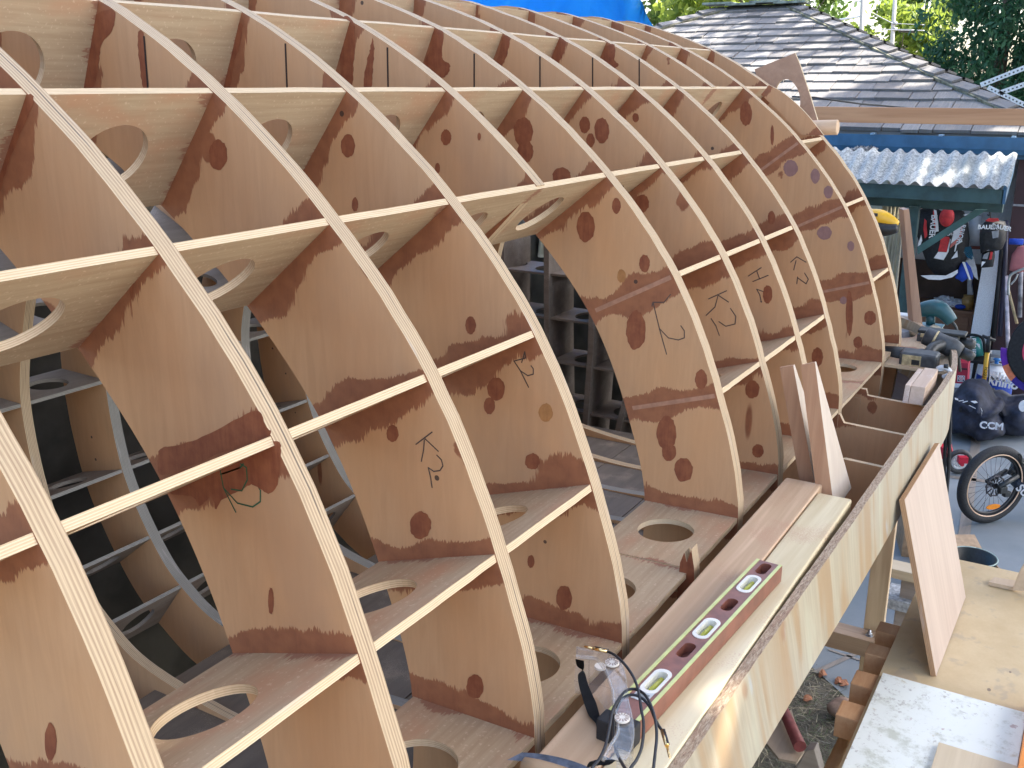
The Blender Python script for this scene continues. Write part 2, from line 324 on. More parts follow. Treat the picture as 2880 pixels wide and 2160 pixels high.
STREAK = {3:[[c2(0,140),c2(80,140),c2(88,300),c2(78,440),c2(70,560),c2(0,560)],[c2(145,565),c2(160,430),c2(185,330),c2(204,240),c2(214,330),c2(205,450),c2(195,565)]],
 4:[[c2(600,200),c2(660,210),c2(650,330),c2(660,385),c2(705,420),c2(690,480),c2(640,500),c2(545,420),c2(570,330)]], 5:[[c2(1010,385),c2(1050,240),c2(1090,250),c2(1080,330),c2(1045,425),c2(1000,410)]], 6:[[c2(1400,250),c2(1450,270),c2(1440,340),c2(1410,400),c2(1370,390)]], 7:[[c2(1700,310),c2(1770,290),c2(1772,390),c2(1800,420),c2(1760,440),c2(1690,390)]],
 1:[[c1(600,110),c1(735,60),c1(735,180),c1(660,290),c1(640,420),c1(600,570),c1(500,570),c1(540,380),c1(575,240)],[c1(895,220),c1(935,230),c1(960,570),c1(930,570),c1(905,420)]], 2:[[c1(1530,170),c1(1575,170),c1(1545,330),c1(1520,400),c1(1490,570),c1(1430,570),c1(1480,330)]], 0:[[c1(0,1240),c1(0,1000),c1(60,780),c1(110,640),c1(220,620),c1(180,760),c1(60,1050)],[c4(1100,1530),c4(1130,1400),c4(1450,1330),c4(1600,1270),c4(1800,1200),c4(1820,1300),c4(1800,1480),c4(1740,1540),c4(1640,1480),c4(1560,1520),c4(1440,1580),c4(1400,1640),c4(1370,1560),c4(1300,1620),c4(1250,1560)],[c4(1030,1290),c4(1060,1240),c4(1200,1215),c4(1400,1130),c4(1660,1000),c4(1720,1100),c4(1740,1160),c4(1400,1290),c4(1060,1420)]]}
def rough(L, a=1.6):
    q = catmull([Vector((x, y, 0)) for x, y in L], 7, True); return [(p.x+random.uniform(-a, a), p.y+random.uniform(-a, a)) for p in q]
def frame_patches(i):
    P = []
    for L in STREAK.get(i, []): P.append((on_fr(i, rough(L)), 2))
    for L, mi in ((BL, 2), (BLA, 5), (BLP, 7)):
        for cx, cy, rx, ry in L.get(i, []): P.append((on_fr(i, ell((cx, cy), rx, ry, 30, .0, .06)), mi))
    if i in SEAM: P += [(q, 6) for q in ribbon2(on_fr(i, SEAM[i]), .004)]
    for (k,) in RIDGE.get(i, []):
        y, z = spt(k); dx, dz = SDIR[k]; P += [(q, 8) for q in ribbon2([(y+dx*.008, z+dz*.008), (y+dx*.205, z+dz*.205)], .010)]
    for L, mi, w in ((INK, 3, .0017), (GREEN, 4, .0019)):
        for pl in L.get(i, []): P += [(q, mi) for q in ribbon2(on_fr(i, pl), w*(1+.09*max(0, i)))]
    return P
M_AGED = ply_edge('dim_grey_edge', (.30,.285,.25), (.17,.15,.125), .0048, False); M_DIMFAR = wood('dim_dusty_stringer', (.22,.185,.15), (.33,.29,.24), 0, 50, 3, uvmode=True, stain=(.42,.39,.35))  # darkened colours stand in for the dim interior; stringers also carry dust flecks
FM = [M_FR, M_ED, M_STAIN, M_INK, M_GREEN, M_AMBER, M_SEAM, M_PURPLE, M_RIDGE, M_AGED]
INN = inset(DEP)
for i in range(-1, 11):
    FT = ftk(i); X = xi(i)-FT/2; O = V(X, 0, 0); jig = lambda L: [(p.x+random.uniform(-1, 1)*.0009, p.y+random.uniform(-1, 1)*.0009) for p in L]
    if i in (3, 8):
        k = 4*NS if i == 3 else 3*NS; idx = list(range(7*NS+1, NO))+list(range(0, k+1)); k2 = k+2
        outer = [(OUT[j % NO].x, OUT[j % NO].y) for j in idx]+[(INN[j % NO].x, INN[j % NO].y) for j in idx[::-1]]
        slab('ring_frame', outer, [], O, (0,1,0), (0,0,1), FT, FM, HULL, frame_patches(i))
    else:
        o2 = OUT
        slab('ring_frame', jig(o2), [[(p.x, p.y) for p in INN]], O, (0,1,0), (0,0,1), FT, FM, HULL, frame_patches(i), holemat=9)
# the cabin narrows beyond the last window: the far side's frames run on towards the bow
for i in (11, 12):
    idx = list(range(11*NS, 20*NS+1)); outer = [(OUT[j].x, OUT[j].y) for j in idx]+[(INN[j].x, INN[j].y) for j in idx[::-1]]
    slab('ring_frame', outer, [], V(xi(i)-FT/2, 0, 0), (0,1,0), (0,0,1), FT, FM, HULL)
# stringers: long notched planks standing square to the skin, a lightening hole in every bay
TS = .0118
def stringer(k, xa, xb, mirror=False, nm='stringer', depth=DEP-.004, off=.0016, r=.061, skip=()):
    y, z = spt(k); dx, dz = SDIR[k]; d = Vector((0, dx, dz)).normalized(); p = V(0, y, z)
    if mirror: p.y = 2*YC-p.y; d.y = -d.y
    nn = Vector((1, 0, 0)).cross(d); O = p+d*off-nn*TS/2; holes = []
    for i in range(-3, 16):
        c = X0+SP*(i+.5)
        if xa+r+.01 < c < xb-r-.01 and i not in skip: holes.append(ell((c, depth*.5+.005), r, r, 36))
    n = 40; outer = [(xa+(xb-xa)*q/n, random.uniform(-.0008, .0008)) for q in range(n+1)]+[(xb, depth), (xa, depth)]
    return slab(nm, outer, holes, O, (1,0,0), d, TS, [M_DIMFAR, M_AGED] if mirror else [M_STR, M_SE], HULL)
XL, XR = .20, xi(10)-.02
for k in (0, 1, 2): stringer(k, XL, XR)
stringer(3, XL, xi(7)+.012)
for k in (4, 5):
    stringer(k, XL, xi(2)+.012); stringer(k, xi(4)-.012, xi(7)+.012)
for k in (3, 4, 5): stringer(k, xi(9)-.010, xi(10)+.010, r=.05)
stringer(6, XL, xi(3)-.004, nm='base_shelf'); stringer(6, xi(3)+.002, xi(8)-.003, nm='base_shelf'); stringer(6, xi(8)+.002, XR, nm='base_shelf')
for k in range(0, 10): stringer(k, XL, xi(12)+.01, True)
# the bow's own egg-crate, seen across the hull through the window bays
M_DIM = wood('dim_dusty_bow_ply', (.11,.088,.07), (.18,.145,.12), 1, 40, 3, stain=(.26,.23,.21))  # bow dimness put into the ply colour, with dust flecks over it
B3 = lambda x, y: (1300+x*.788, 500+y*.788)
XB = 4.80
for y, zoff in ((345,0),(503,0),(657,0),(822,0)):
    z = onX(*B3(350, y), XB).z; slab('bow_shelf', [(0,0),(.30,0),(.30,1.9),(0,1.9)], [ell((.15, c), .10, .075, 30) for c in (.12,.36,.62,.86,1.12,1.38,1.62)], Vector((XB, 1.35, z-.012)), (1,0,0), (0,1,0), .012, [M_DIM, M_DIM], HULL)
for pts in (((140,200),(140,640),(150,960)), ((300,180),(300,560),(310,1000)), ((465,330),(458,600),(432,960)), ((620,330),(600,720),(530,1000)), ((760,330),(740,700),(640,1000)), ((0,200),(0,640),(0,960))):
    P = [onX(*B3(*p), XB-.02) for p in pts]; bm = bmesh.new()
    for a, b in zip(P, P[1:]): prism(bm, [a+Vector((0,.016,0)), a-Vector((0,.016,0)), b-Vector((0,.016,0)), b+Vector((0,.016,0))], (.30,0,0))
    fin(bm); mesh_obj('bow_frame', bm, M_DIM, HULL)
# stub of the cut-away frame in the first window bay
for (a, b) in ((3, .13),):
    slab('frame_stub', [(.600,-1.02),(.640,-1.02),(.636,-.905),(.628,-.88),(.622,-.90),(.614,-.87),(.606,-.91)], [], V(xi(a)-.02, 0, 0), (0,1,0), (0,0,1), .03, [M_STAIN, M_ED], HULL)
# loose-looking curved doubler beyond the last window frame and low bulkheads out to the sheer plank
def pxX(L, X): return [((q := onX(px, py, X)).y, q.z-ZC) for px, py in L]
seg = catmull([Vector((*p, 0)) for p in [(2163,239),(2205,263),(2262,314),(2317,381)]], 6)
slab('frame_doubler', pxX([(p.x, p.y) for p in seg]+[(2300,380),(2254,379),(2215,340),(2180,303),(2141,266)], 3.70), [], V(3.698, 0, 0), (0,1,0), (0,0,1), .012, [M_FR, M_ED], HULL)
for i, zt in ((8, None), (7, None), (6, None), (5, -1.0), (4, -1.0), (3, -1.0), (2, -1.0), (1, -1.0)):
    X = xi(i)-ftk(i)/2+.004
    if i == 8: pl = pxX([(2440,1058),(2440,1113),(2604,1146)], X)
    elif i == 7: pl = pxX([(2371,1075),(2373,1190),(2556,1228)], X)
    elif i == 6: pl = [(.63,-.99),(.615,-.99)]+pxX([(2376,1292),(2492,1318)], X)
    else: pl = [(.63, -.985), (.60, -1.01), (.405, -1.035)]
    pl = [(y if y > .405 else .405, z) for y, z in pl]
    if i in (7, 8): pl[0] = (pl[0][0], min(pl[0][1], -.942)); pl = [(.70, pl[0][1])]+pl
    pl[-1] = (.405, pl[-1][1])
    slab('bulkhead', pl+[(.405,-1.11),(.60,-1.30),(.76,-1.44)], [], V(X, 0, 0), (0,1,0), (0,0,1), .016, [M_FR, M_SE], HULL)
# foredeck plate between the last frame and the sheer plank
slab('deck_plate', [(xi(9)+.022,.402),(3.62,.411),(3.78,.441),(3.95,.512),(4.14,.630),(4.26,.76),(4.33,.88),(xi(9)+.022,.88)], [ell((xi(9)+.21,.585), .085, .070, 36), ell((xi(9)+.52,.66), .07, .06, 30)], V(0,0,-.950), (1,0,0), (0,1,0), .010, [M_STR, M_SE], HULL)
# sheer plank with its curved bow end
SHP = catmull([Vector(p) for p in [(.55,.402,0),(1.2,.399,0),(1.5,.396,0),(1.85,.391,0),(2.2,.386,0),(2.9,.381,0),(3.3,.376,0),(3.5,.379,0),(3.62,.391,0),(3.78,.420,0),(3.95,.490,0),(4.15,.610,0),(4.28,.74,0),(4.36,.88,0)]], 8)
def wallstrip(name, path, z0, z1, t, mats, parent, topw=0.0, uvk=1.0, inw=0.0):
    bm = bmesh.new(); uvl = bm.loops.layers.uv.new('UVMap'); R = []; s = 0
    for i, p in enumerate(path):
        d = (path[min(i+1, len(path)-1)]-path[max(i-1, 0)]).normalized(); n = Vector((-d.y, d.x, 0))
        if i: s += (p-path[i-1]).length
        j = random.uniform(-1, 1)*topw
        R.append((s, [bm.verts.new((p.x, p.y, z1+ZC+j)), bm.verts.new((p.x+n.x*t, p.y+n.y*t, z1+ZC+j*.6)), bm.verts.new((p.x+n.x*(t+inw), p.y+n.y*(t+inw), z0+ZC)), bm.verts.new((p.x+n.x*inw, p.y+n.y*inw, z0+ZC))]))
    for (s0, a), (s1, b) in zip(R, R[1:]):
        for k in range(4):
            f = bm.faces.new((a[k], b[k], b[(k+1) % 4], a[(k+1) % 4])); f.material_index = 1 if k == 0 else 0
            vv = (0, t, t, 0) if k == 0 else (z1, z1, z0, z0)
            if k == 0: q = ((s0, 0), (s1, 0), (s1, t), (s0, t))
            elif k == 1: q = ((s0, z1), (s1, z1), (s1, z0), (s0, z0))
            elif k == 2: q = ((s0, 0), (s1, 0), (s1, t), (s0, t))
            else: q = ((s0, z0), (s1, z0), (s1, z1), (s0, z1))
            for lp, c in zip(f.loops, q): lp[uvl].uv = c
    for a in (R[0][1], R[-1][1][::-1]): bm.faces.new(a)
    bmesh.ops.recalc_face_normals(bm, faces=bm.faces); return mesh_obj(name, bm, mats, parent)
def sheer_mat():
    n = NB('sheer_plank_poplar_ply'); uv = n.coord('UV'); u, v, _ = n.sep(uv); sk = n.ma('ADD', u, n.ma('MULTIPLY', v, .55))
    P = n.comb(sk, v, 0.0); g = n.noise(n.mapp(P, (85, 3, 1)), 1, 6, .6, .5); b = n.noise(n.mapp(P, (11, 1.2, 1)), 1, 3, .5, .6)
    col = n.mix(n.step(g, .25, .8), (.35,.30,.21), (.46,.41,.295)); col = n.mix(n.step(b, .47, .62), col, (.36,.25,.14)); col = n.mix(n.ma('MULTIPLY', n.step(b, .40, .30), .6), col, (.47,.46,.34))
    bl = n.noise(n.mapp(P, (16, 4, 1)), 1, 2); col = n.mix(n.ma('MULTIPLY', n.step(bl, .70, .78), .5), col, (.42,.50,.56))
    kn = n.voro(n.mapp(P, (9, 5, 1)), 1); col = n.mix(n.ma('MULTIPLY', n.ma('MULTIPLY', n.step(kn.outputs['Distance'], .16, .05), n.ma('GREATER_THAN', n.sep(kn.outputs['Color'])[0], .72)), .7), col, (.30,.16,.08))
    n.bump(g, .1); return n.done(col, .42)
def crust_mat():
    n = NB('gluey_plank_edge'); uv = n.coord('UV'); f = n.noise(n.mapp(uv, (60, 260, 1)), 1, 6, .7, .8); g = n.noise(n.mapp(uv, (8, 40, 1)), 1, 3)
    col = n.ramp(f, (.30, (.12,.07,.05)), (.45, (.36,.23,.14)), (.58, (.52,.39,.26)), (.72, (.64,.52,.39))); col = n.mix(n.ma('MULTIPLY', n.step(g, .55, .7), .5), col, (.34,.17,.10))
    n.bump(f, .9, .004); return n.done(col, .38)
M_SHEER = sheer_mat(); M_CRUST = crust_mat()
wallstrip('sheer_plank', SHP, -1.130, -.905, .0175, [M_SHEER, M_CRUST], HULL, .0016)
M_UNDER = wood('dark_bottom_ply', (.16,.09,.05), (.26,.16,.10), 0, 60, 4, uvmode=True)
wallstrip('bottom_planking', [p+Vector((0,.012,0)) for p in SHP], -1.56, -1.1315, .008, [M_UNDER, M_UNDER], HULL, 0, 1, .36)
# cabin sole: dusty boards
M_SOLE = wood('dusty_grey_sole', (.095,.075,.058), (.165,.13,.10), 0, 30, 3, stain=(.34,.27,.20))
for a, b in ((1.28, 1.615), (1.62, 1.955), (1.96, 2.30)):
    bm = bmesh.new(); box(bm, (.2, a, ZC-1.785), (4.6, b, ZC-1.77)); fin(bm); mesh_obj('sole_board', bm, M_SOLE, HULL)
# ================================================================== things lying on the boat
def plank(name, lo, hi, mat, label, cat='plank', bev=.006, group=None):
    bm = bmesh.new(); box(bm, lo, hi); fin(bm, bev, 3); o = mesh_obj(name, bm, mat); return tag(o, label, cat, group)
W_CEDAR = wood('weathered_cedar', (.52,.34,.20), (.68,.475,.30), 0, 55, 1.6, rings=40, stain=(.50,.27,.16)); W_PINE = wood('fresh_pine', (.64,.51,.30), (.75,.63,.41), 0, 45, 1.2, rings=24, knots=4.5, stain=(.55,.32,.20))
plank('timber_plank', (.80,.4965,ZC-.940), (2.245,.584,ZC-.900), W_CEDAR, 'weathered brown plank on the boat edge, the one nearer the open frames', group='planks along the boat edge')
plank('timber_plank', (.70,.4175,ZC-.942), (2.195,.4945,ZC-.902), W_PINE, 'pale yellow pine plank on the boat edge, under the spirit level', group='planks along the boat edge')
# spirit level
def level():
    A = onZ(2128,1572,-.868); B = onZ(2204,1594,-.868); Cc = onZ(1801,2034,-.868); D = onZ(1757,1951,-.868)
    ax = ((A-D)+(B-Cc)).normalized(); ax.z = 0; ax.normalize(); up = Vector((0,0,1)); w = (B-A).length*.94; side = ax.cross(up); side = side if side.dot(B-A) > 0 else -side
    L = .612; O = A-ax*L; t = thing('spirit_level', O, 'red-brown wooden spirit level with brass edges lying along the two planks', 'spirit level'); th = .032
    red = plain('mahogany_red_lacquer', (.235,.085,.055), .32, .16, 30); brass = plain('yellow_brass_strip', (.62,.62,.24), .3, .06, 40, metal=.35); white = plain('ivory_plastic_bezel', (.78,.74,.66), .35, .04)
    deep = plain('recess_shadow_wood', (.13,.045,.032), .5); glass = plain('vial_acrylic', (.50,.52,.40), .08, .1, 60); ylw = plain('yellow_vial_fluid', (.48,.48,.07), .12, .05); rub = glossblack('black_rubber_cap', (.02,.02,.022), .7)
    F = lambda u, v, z=0.0: O+ax*u+side*v+up*z
    def bar(nm, u0, u1, v0, v1, z0, z1, m, bev=.0):
        bm = bmesh.new(); prism(bm, [F(u0,v0,z0),F(u1,v0,z0),F(u1,v1,z0),F(u0,v1,z0)], up*(z1-z0)); fin(bm, bev); return mesh_obj(nm, bm, m, t)
    bs = .0065
    spots = [onZ(2104,1642,-.868), onZ(1987,1768,-.868), onZ(1845,1917,-.868)]; dim = [onZ(2152,1601,-.868), onZ(2050,1700,-.868), onZ(1935,1830,-.868)]
    us = [(p-O).dot(ax) for p in spots]; ud = [(p-O).dot(ax) for p in dim]
    # body with capsule-shaped openings and round finger holes
    def cap(u, hl, hw, n=10):
        o = []
        for k in range(n+1): a = -math.pi/2+math.pi*k/n; o.append((u+hl-hw+hw*math.cos(a), w/2+hw*math.sin(a)))
        for k in range(n+1): a = math.pi/2+math.pi*k/n; o.append((u-hl+hw+hw*math.cos(a), w/2+hw*math.sin(a)))
        return o
    holes = [cap(u, .0365, w*.28) for u in us]+[cap(u, .024, w*.20) for u in ud]
    slab('body', [(.03,0),(L,0),(L,w),(.03,w)], holes, F(0,0,0), ax, side, th, [red, red], t)
    bar('brass_strip', .03, L, .0004, bs, .0002, .0014, brass); bar('brass_strip', .03, L, w-bs, w-.0004, .0002, .0014, brass)
    bar('end_cap', .0, .03, -.003, w+.003, -th-.001, .002, rub, .003)
    for u in us:
        bz = slab('vial_bezel', cap(u, .0365, w*.28), [cap(u, .0285, w*.185)], F(0,0,.0015), ax, side, .0155, [white, white], t)
        bm = bmesh.new(); prism(bm, [F(p, q, -.022) for p, q in cap(u, .029, w*.19)], up*.012); fin(bm); g = mesh_obj('vial_window', bm, glass, bz)
        bm = bmesh.new(); tube(bm, [F(u-.020, w/2, -.0085), F(u+.020, w/2, -.0085)], .0052, 12); mesh_obj('vial', bm, ylw, bz)
    for u in ud:
        bm = bmesh.new(); prism(bm, [F(p, q, -.020) for p, q in cap(u, .0235, w*.195)], up*.003); fin(bm); mesh_obj('finger_recess', bm, deep, t)
    bm = bmesh.new(); prism(bm, [F(.075,w*.25,.0004),F(.105,w*.25,.0004),F(.105,w*.75,.0004),F(.075,w*.75,.0004)], up*.0006); fin(bm); lab = mesh_obj('maker_label', bm, plain('grey_sticker', (.50,.52,.52), .4, .05), t)
    bm = bmesh.new(); prism(bm, [F(.080,w*.31,.0011),F(.094,w*.31,.0011),F(.094,w*.69,.0011),F(.080,w*.69,.0011)], up*.0003); fin(bm); mesh_obj('sticker_panel', bm, plain('dark_sticker_panel', (.18,.20,.20), .4), lab)
level()
# safety goggles
Z4 = lambda x, y: (1600+x/4.367, 1780+y/4.367)
def goggles():
    t = thing('safety_goggles', onZ(*Z4(620,1000), -.9), 'clear plastic safety goggles with white vents standing on the planks', 'goggles')
    n = NB('clear_polycarbonate'); tr = n.new('ShaderNodeBsdfTransparent'); tr.inputs[0].default_value = (.96,.955,.95,1); gl = n.new('ShaderNodeBsdfGlossy'); gl.inputs[0].default_value = (.85,.84,.82,1); gl.inputs['Roughness'].default_value = .06
    df = n.new('ShaderNodeBsdfDiffuse'); df.inputs[0].default_value = (.78,.74,.70,1); lw = n.new('ShaderNodeLayerWeight'); lw.inputs[0].default_value = .35
    m1 = n.new('ShaderNodeMixShader'); m1.inputs[0].default_value = .10; n.l.new(tr.outputs[0], m1.inputs[1]); n.l.new(df.outputs[0], m1.inputs[2])
    m2 = n.new('ShaderNodeMixShader'); n.l.new(n.ma('MULTIPLY', lw.outputs['Facing'], .38), m2.inputs[0]); n.l.new(m1.outputs[0], m2.inputs[1]); n.l.new(gl.outputs[0], m2.inputs[2]); n.l.new(m2.outputs[0], n.out.inputs[0]); clear = n.m
    outer = [(95,175),(250,215),(430,235),(560,290),(640,370),(690,520),(710,680),(735,850),(770,1000),(795,1180),(785,1330),(745,1470),(690,1560)]
    inner = [(85,290),(200,300),(330,320),(400,390),(460,480),(500,600),(540,720),(550,850),(570,960),(600,1090),(590,1250),(500,1400),(420,1560)]
    ztop = -.822; lo = -.070
    po = catmull([onZ(*Z4(*p), ztop) for p in outer], 5); pi = catmull([onZ(*Z4(*p), ztop) for p in inner], 5)
    def strip(a, b, nm, th=.0):
        bm = bmesh.new(); A = [bm.verts.new(p) for p in a]; B = [bm.verts.new(p) for p in b]
        for i in range(len(A)-1): f = bm.faces.new((A[i], A[i+1], B[i+1], B[i])); f.smooth = True
        bmesh.ops.solidify(bm, geom=bm.faces[:], thickness=.0022); return mesh_obj(nm, bm, clear, t)
    strip(po, pi, 'top_wall'); Cn = sum(pi, Vector())/len(pi)
    dn = Vector((0,0,-.064)); strip(po, [p+dn+(p-Cn)*.06 for p in po], 'lens'); strip([p+dn*.98+(p-Cn)*.06 for p in po], [p+dn for p in pi], 'bottom_wall')
    bm = bmesh.new(); tube(bm, pi, .0028, 8); mesh_obj('face_rim', bm, clear, t)
    bm = bmesh.new(); tube(bm, po, .0014, 8); mesh_obj('lens_rim', bm, clear, t)
    ivory = plain('ivory_vent_plastic', (.80,.72,.62), .4, .05); slot = plain('vent_slot_shadow', (.45,.33,.26), .6)
    for p in ((530,380),(655,1062)):
        c = onZ(*Z4(*p), ztop+.001); bm = bmesh.new(); prism(bm, [c+Vector((math.cos(a)*.0105, math.sin(a)*.0105, 0)) for a in [2*math.pi*k/28 for k in range(28)]], (0,0,.0035)); fin(bm, .0008)
        v = mesh_obj('vent_cap', bm, ivory, t); bm = bmesh.new()
        for k in range(12):
            a = 2*math.pi*k/12; d = Vector((math.cos(a), math.sin(a), 0)); e = Vector((-d.y, d.x, 0)); prism(bm, [c+d*.0042-e*.0005+Vector((0,0,.0036)), c+d*.0096-e*.0012+Vector((0,0,.0036)), c+d*.0096+e*.0012+Vector((0,0,.0036)), c+d*.0042+e*.0005+Vector((0,0,.0036))], (0,0,.0004))
        fin(bm); mesh_obj('vent_slot', bm, slot, v)
    c = onZ(*Z4(385,430), -.875); bm = bmesh.new(); prism(bm, [c+Vector((math.cos(a)*.009, math.sin(a)*.009, 0)) for a in [2*math.pi*k/24 for k in range(24)]], (0,0,.004)); fin(bm, .001); mesh_obj('vent_cap', bm, ivory, t)
    strap = glossblack('black_elastic_strap', (.018,.018,.02), .8)
    def band(L, ws, nm):
        p = catmull([onZ(*Z4(x, y), z) for x, y, z in L], 6); w = np.interp(np.linspace(0, 1, len(p)), np.linspace(0, 1, len(ws)), ws); bm = bmesh.new(); A = []
        for i, q in enumerate(p):
            d = (p[min(i+1, len(p)-1)]-p[max(i-1, 0)]).normalized(); s = d.cross(Vector((.2,.1,1))).normalized(); A.append((bm.verts.new(q-s*w[i]/2), bm.verts.new(q+s*w[i]/2)))
        for a, b in zip(A, A[1:]): bm.faces.new((a[0], b[0], b[1], a[1])).smooth = True
        bmesh.ops.solidify(bm, geom=bm.faces[:], thickness=.0018); return mesh_obj(nm, bm, strap, t)
    band([(130,330,-.842),(150,470,-.862),(180,640,-.878),(260,860,-.888),(310,1010,-.892),(370,1110,-.894),(400,1230,-.894)], [.014,.013,.015,.019,.017,.010,.012], 'strap')
    band([(300,1640,-.862),(330,1560,-.850),(420,1590,-.846),(490,1540,-.848),(545,1560,-.856)], [.02,.018,.02,.022,.02], 'strap')
goggles()
def audio_cable():
    t = thing('audio_cable', onZ(*Z4(880,1000), -.82), 'looped black audio cable with gold plugs over the goggles and spirit level', 'cable'); blk = glossblack('black_cable_rubber', (.018,.019,.024), .42); gold = plain('gold_plated_plug', (.85,.62,.30), .18, .05, 40, metal=1.0)
    zz = -.815
    A = [(470,228),(560,270),(680,380),(780,520),(840,660),(870,800),(890,950),(915,1080),(915,1250),(890,1420),(830,1560),(770,1640),(740,1690),(690,1659),(600,1500),(560,1350),(545,1150),(570,1000),(640,830),(740,765),(830,770),(920,820),(1000,920),(1060,1060),(1110,1150),(1150,1205)]
    B = [(1035,1700),(1060,1480),(1078,1300),(1072,1150),(1040,980),(980,830),(900,730),(790,690),(690,720),(590,850),(530,980),(500,1150),(450,1380),(380,1540),(300,1640),(270,1700)]
    za = [zz-.0+.006*math.sin(i*.7) for i in range(len(A))]
    for i in range(len(A)): za[i] -= .0 if i < 14 else .010
    for L, z in ((A, za), (B, [zz-.004-.004*math.sin(i) for i in range(len(B))])):
        bm = bmesh.new(); tube(bm, catmull([onZ(*Z4(x, y), q) for (x, y), q in zip(L, z)], 6), .0021, 10); mesh_obj('cable_cord', bm, blk, t)
    for a, b, c, z in (((185,165),(300,190),(470,228),zz+.002), ((1238,1540),(1205,1390),(1150,1205),zz-.012)):
        p, q, r = (onZ(*Z4(*k), z) for k in (a, b, c)); bm = bmesh.new(); tube(bm, [q, r], .0030, 14); pg = mesh_obj('plug_sleeve', bm, gold, t)
        bm = bmesh.new(); tube(bm, [p, p+(q-p)*.12, p+(q-p)*.2, p+(q-p)*.22, q], [.0006,.0016,.0013,.0017,.0017], 12); mesh_obj('plug_pin', bm, gold, pg)
        bm = bmesh.new(); m = q+(r-q)*.05; s = Vector((0,0,.0022)); tube(bm, [m+s*.6+Vector((.0012,-.0012,0)), r+s*.6+Vector((.0012,-.0012,0))], .0022, 10); mesh_obj('strain_relief', bm, blk, pg)
audio_cable()
# steel scraper lying over the near end of the planks
def scraper():
    t = thing('steel_scraper', onZ(1560,2140,-.89), 'curved grey steel blade tool at the near end of the planks', 'hand tool'); st = plain('dull_blue_steel', (.20,.22,.26), .35, .25, 60, metal=.8, bump=.2); wd = wood('oily_handle_wood', (.25,.15,.08), (.42,.28,.16), 1, 60, 4)
    L = [(1468,2116),(1510,2119),(1560,2127),(1610,2140),(1654,2157),(1690,2175)]; p = catmull([onZ(x, y, -.875) for x, y in L], 5); q = [a+Vector((-.020,.012,-.004)) for a in p]
    bm = bmesh.new(); A = [bm.verts.new(a) for a in p]; B = [bm.verts.new(a) for a in q]
    for i in range(len(A)-1): bm.faces.new((A[i], A[i+1], B[i+1], B[i]))
    bmesh.ops.solidify(bm, geom=bm.faces[:], thickness=-.012); mesh_obj('blade', bm, st, t)
    bm = bmesh.new(); tube(bm, [onZ(1470,2150,-.89), onZ(1520,2160,-.89), onZ(1600,2185,-.89)], .013, 12); mesh_obj('handle', bm, wd, t)
scraper()
# tapered wedges standing at the far end of the planks
W_WEDGE = wood('mahogany_offcut', (.40,.20,.11), (.54,.31,.18), 2, 70, 2.5); W_WPALE = wood('pale_sapwood', (.50,.41,.33), (.60,.51,.42), 2, 40, 2)
def wedge(top, bot, X, dtop, dbot, label, zb):
    (a, b), (c, d) = top, bot; P = [onX(*a, X), onX(*b, X), onX(*d, X), onX(*c, X)]
    for k in (2, 3):
        f = (zb+ZC-P[k].z)/(P[k].z-P[3-k].z) if False else 0
    bm = bmesh.new(); fr = [bm.verts.new(p) for p in P]; bk = [bm.verts.new(p+Vector((e, 0, 0))) for p, e in zip(P, (dtop, dtop, dbot, dbot))]
    faces = [bm.faces.new(fr), bm.faces.new(bk[::-1])]
    for i in range(4): faces.append(bm.faces.new((fr[i], bk[i], bk[(i+1) % 4], fr[(i+1) % 4])))
    for f in (faces[3], faces[5], faces[1]): f.material_index = 1
    bmesh.ops.recalc_face_normals(bm, faces=bm.faces); tag(mesh_obj('wooden_wedge', bm, [W_WEDGE, W_WPALE]), label, 'wedge', 'tapered wedges standing by the planks')
wedge(((2193,1034),(2231,1028)), ((2256,1395),(2299,1405)), 2.30, .012, .15, 'narrow brown wedge standing on end, left of the pair behind the planks', -1.0)
wedge(((2252,1028),(2292,1019)), ((2300,1420),(2347,1440)), 2.24, .010, .17, 'red-brown wedge with a broad pale side face, right of the pair behind the planks', -1.0)
# ================================================================== ground
def tagS(o): o['kind'] = 'structure'; return o
def sheet(name, poly, z, mat):
    bm = bmesh.new(); bm.faces.new([bm.verts.new((x, y, z)) for x, y in poly]); fin(bm)
    for f in bm.faces:
        if f.normal.z < 0: f.normal_flip()
    return tagS(mesh_obj(name, bm, mat, None, Vector((0, 0, z))))
def dirt_mat():
    n = NB('dry_dirt_and_clippings'); co = n.coord('Object'); a = n.noise(co, 9, 8, .7); b = n.noise(co, 60, 6, .7); c = n.voro(co, 45)
    col = n.ramp(n.ma('ADD', n.ma('MULTIPLY', a, .5), n.ma('MULTIPLY', b, .5)), (.35, (.06,.055,.045)), (.5, (.16,.145,.11)), (.66, (.30,.27,.20)))
    col = n.mix(n.ma('MULTIPLY', n.step(n.noise(co, 25, 3), .6, .7), .5), col, (.10,.12,.06)); n.bump(b, 1.0, .03); return n.done(col, .95)
def concrete_mat():
    n = NB('pale_concrete_paving'); co = n.coord('Object'); a = n.noise(co, 1.3, 6, .6); b = n.noise(co, 220, 3); v = n.voro(co, 26)
    col = n.mix(n.step(a, .3, .7), (.15,.185,.205), (.22,.25,.27)); col = n.mix(n.ma('MULTIPLY', b, .25), col, (.2,.2,.21))
    col = n.mix(n.ma('MULTIPLY', n.step(v.outputs['Distance'], .10, .04), n.ma('GREATER_THAN', n.sep(v.outputs['Color'])[0], .93)), col, (.06,.05,.04)); n.bump(b, .2, .004); return n.done(col, .85)
sheet('ground', [(-60,-90),(160,-90),(160,110),(-60,110)], 0, dirt_mat())
g = lambda px, py, z=-3.0: tuple(onZ(px, py, z).xy)
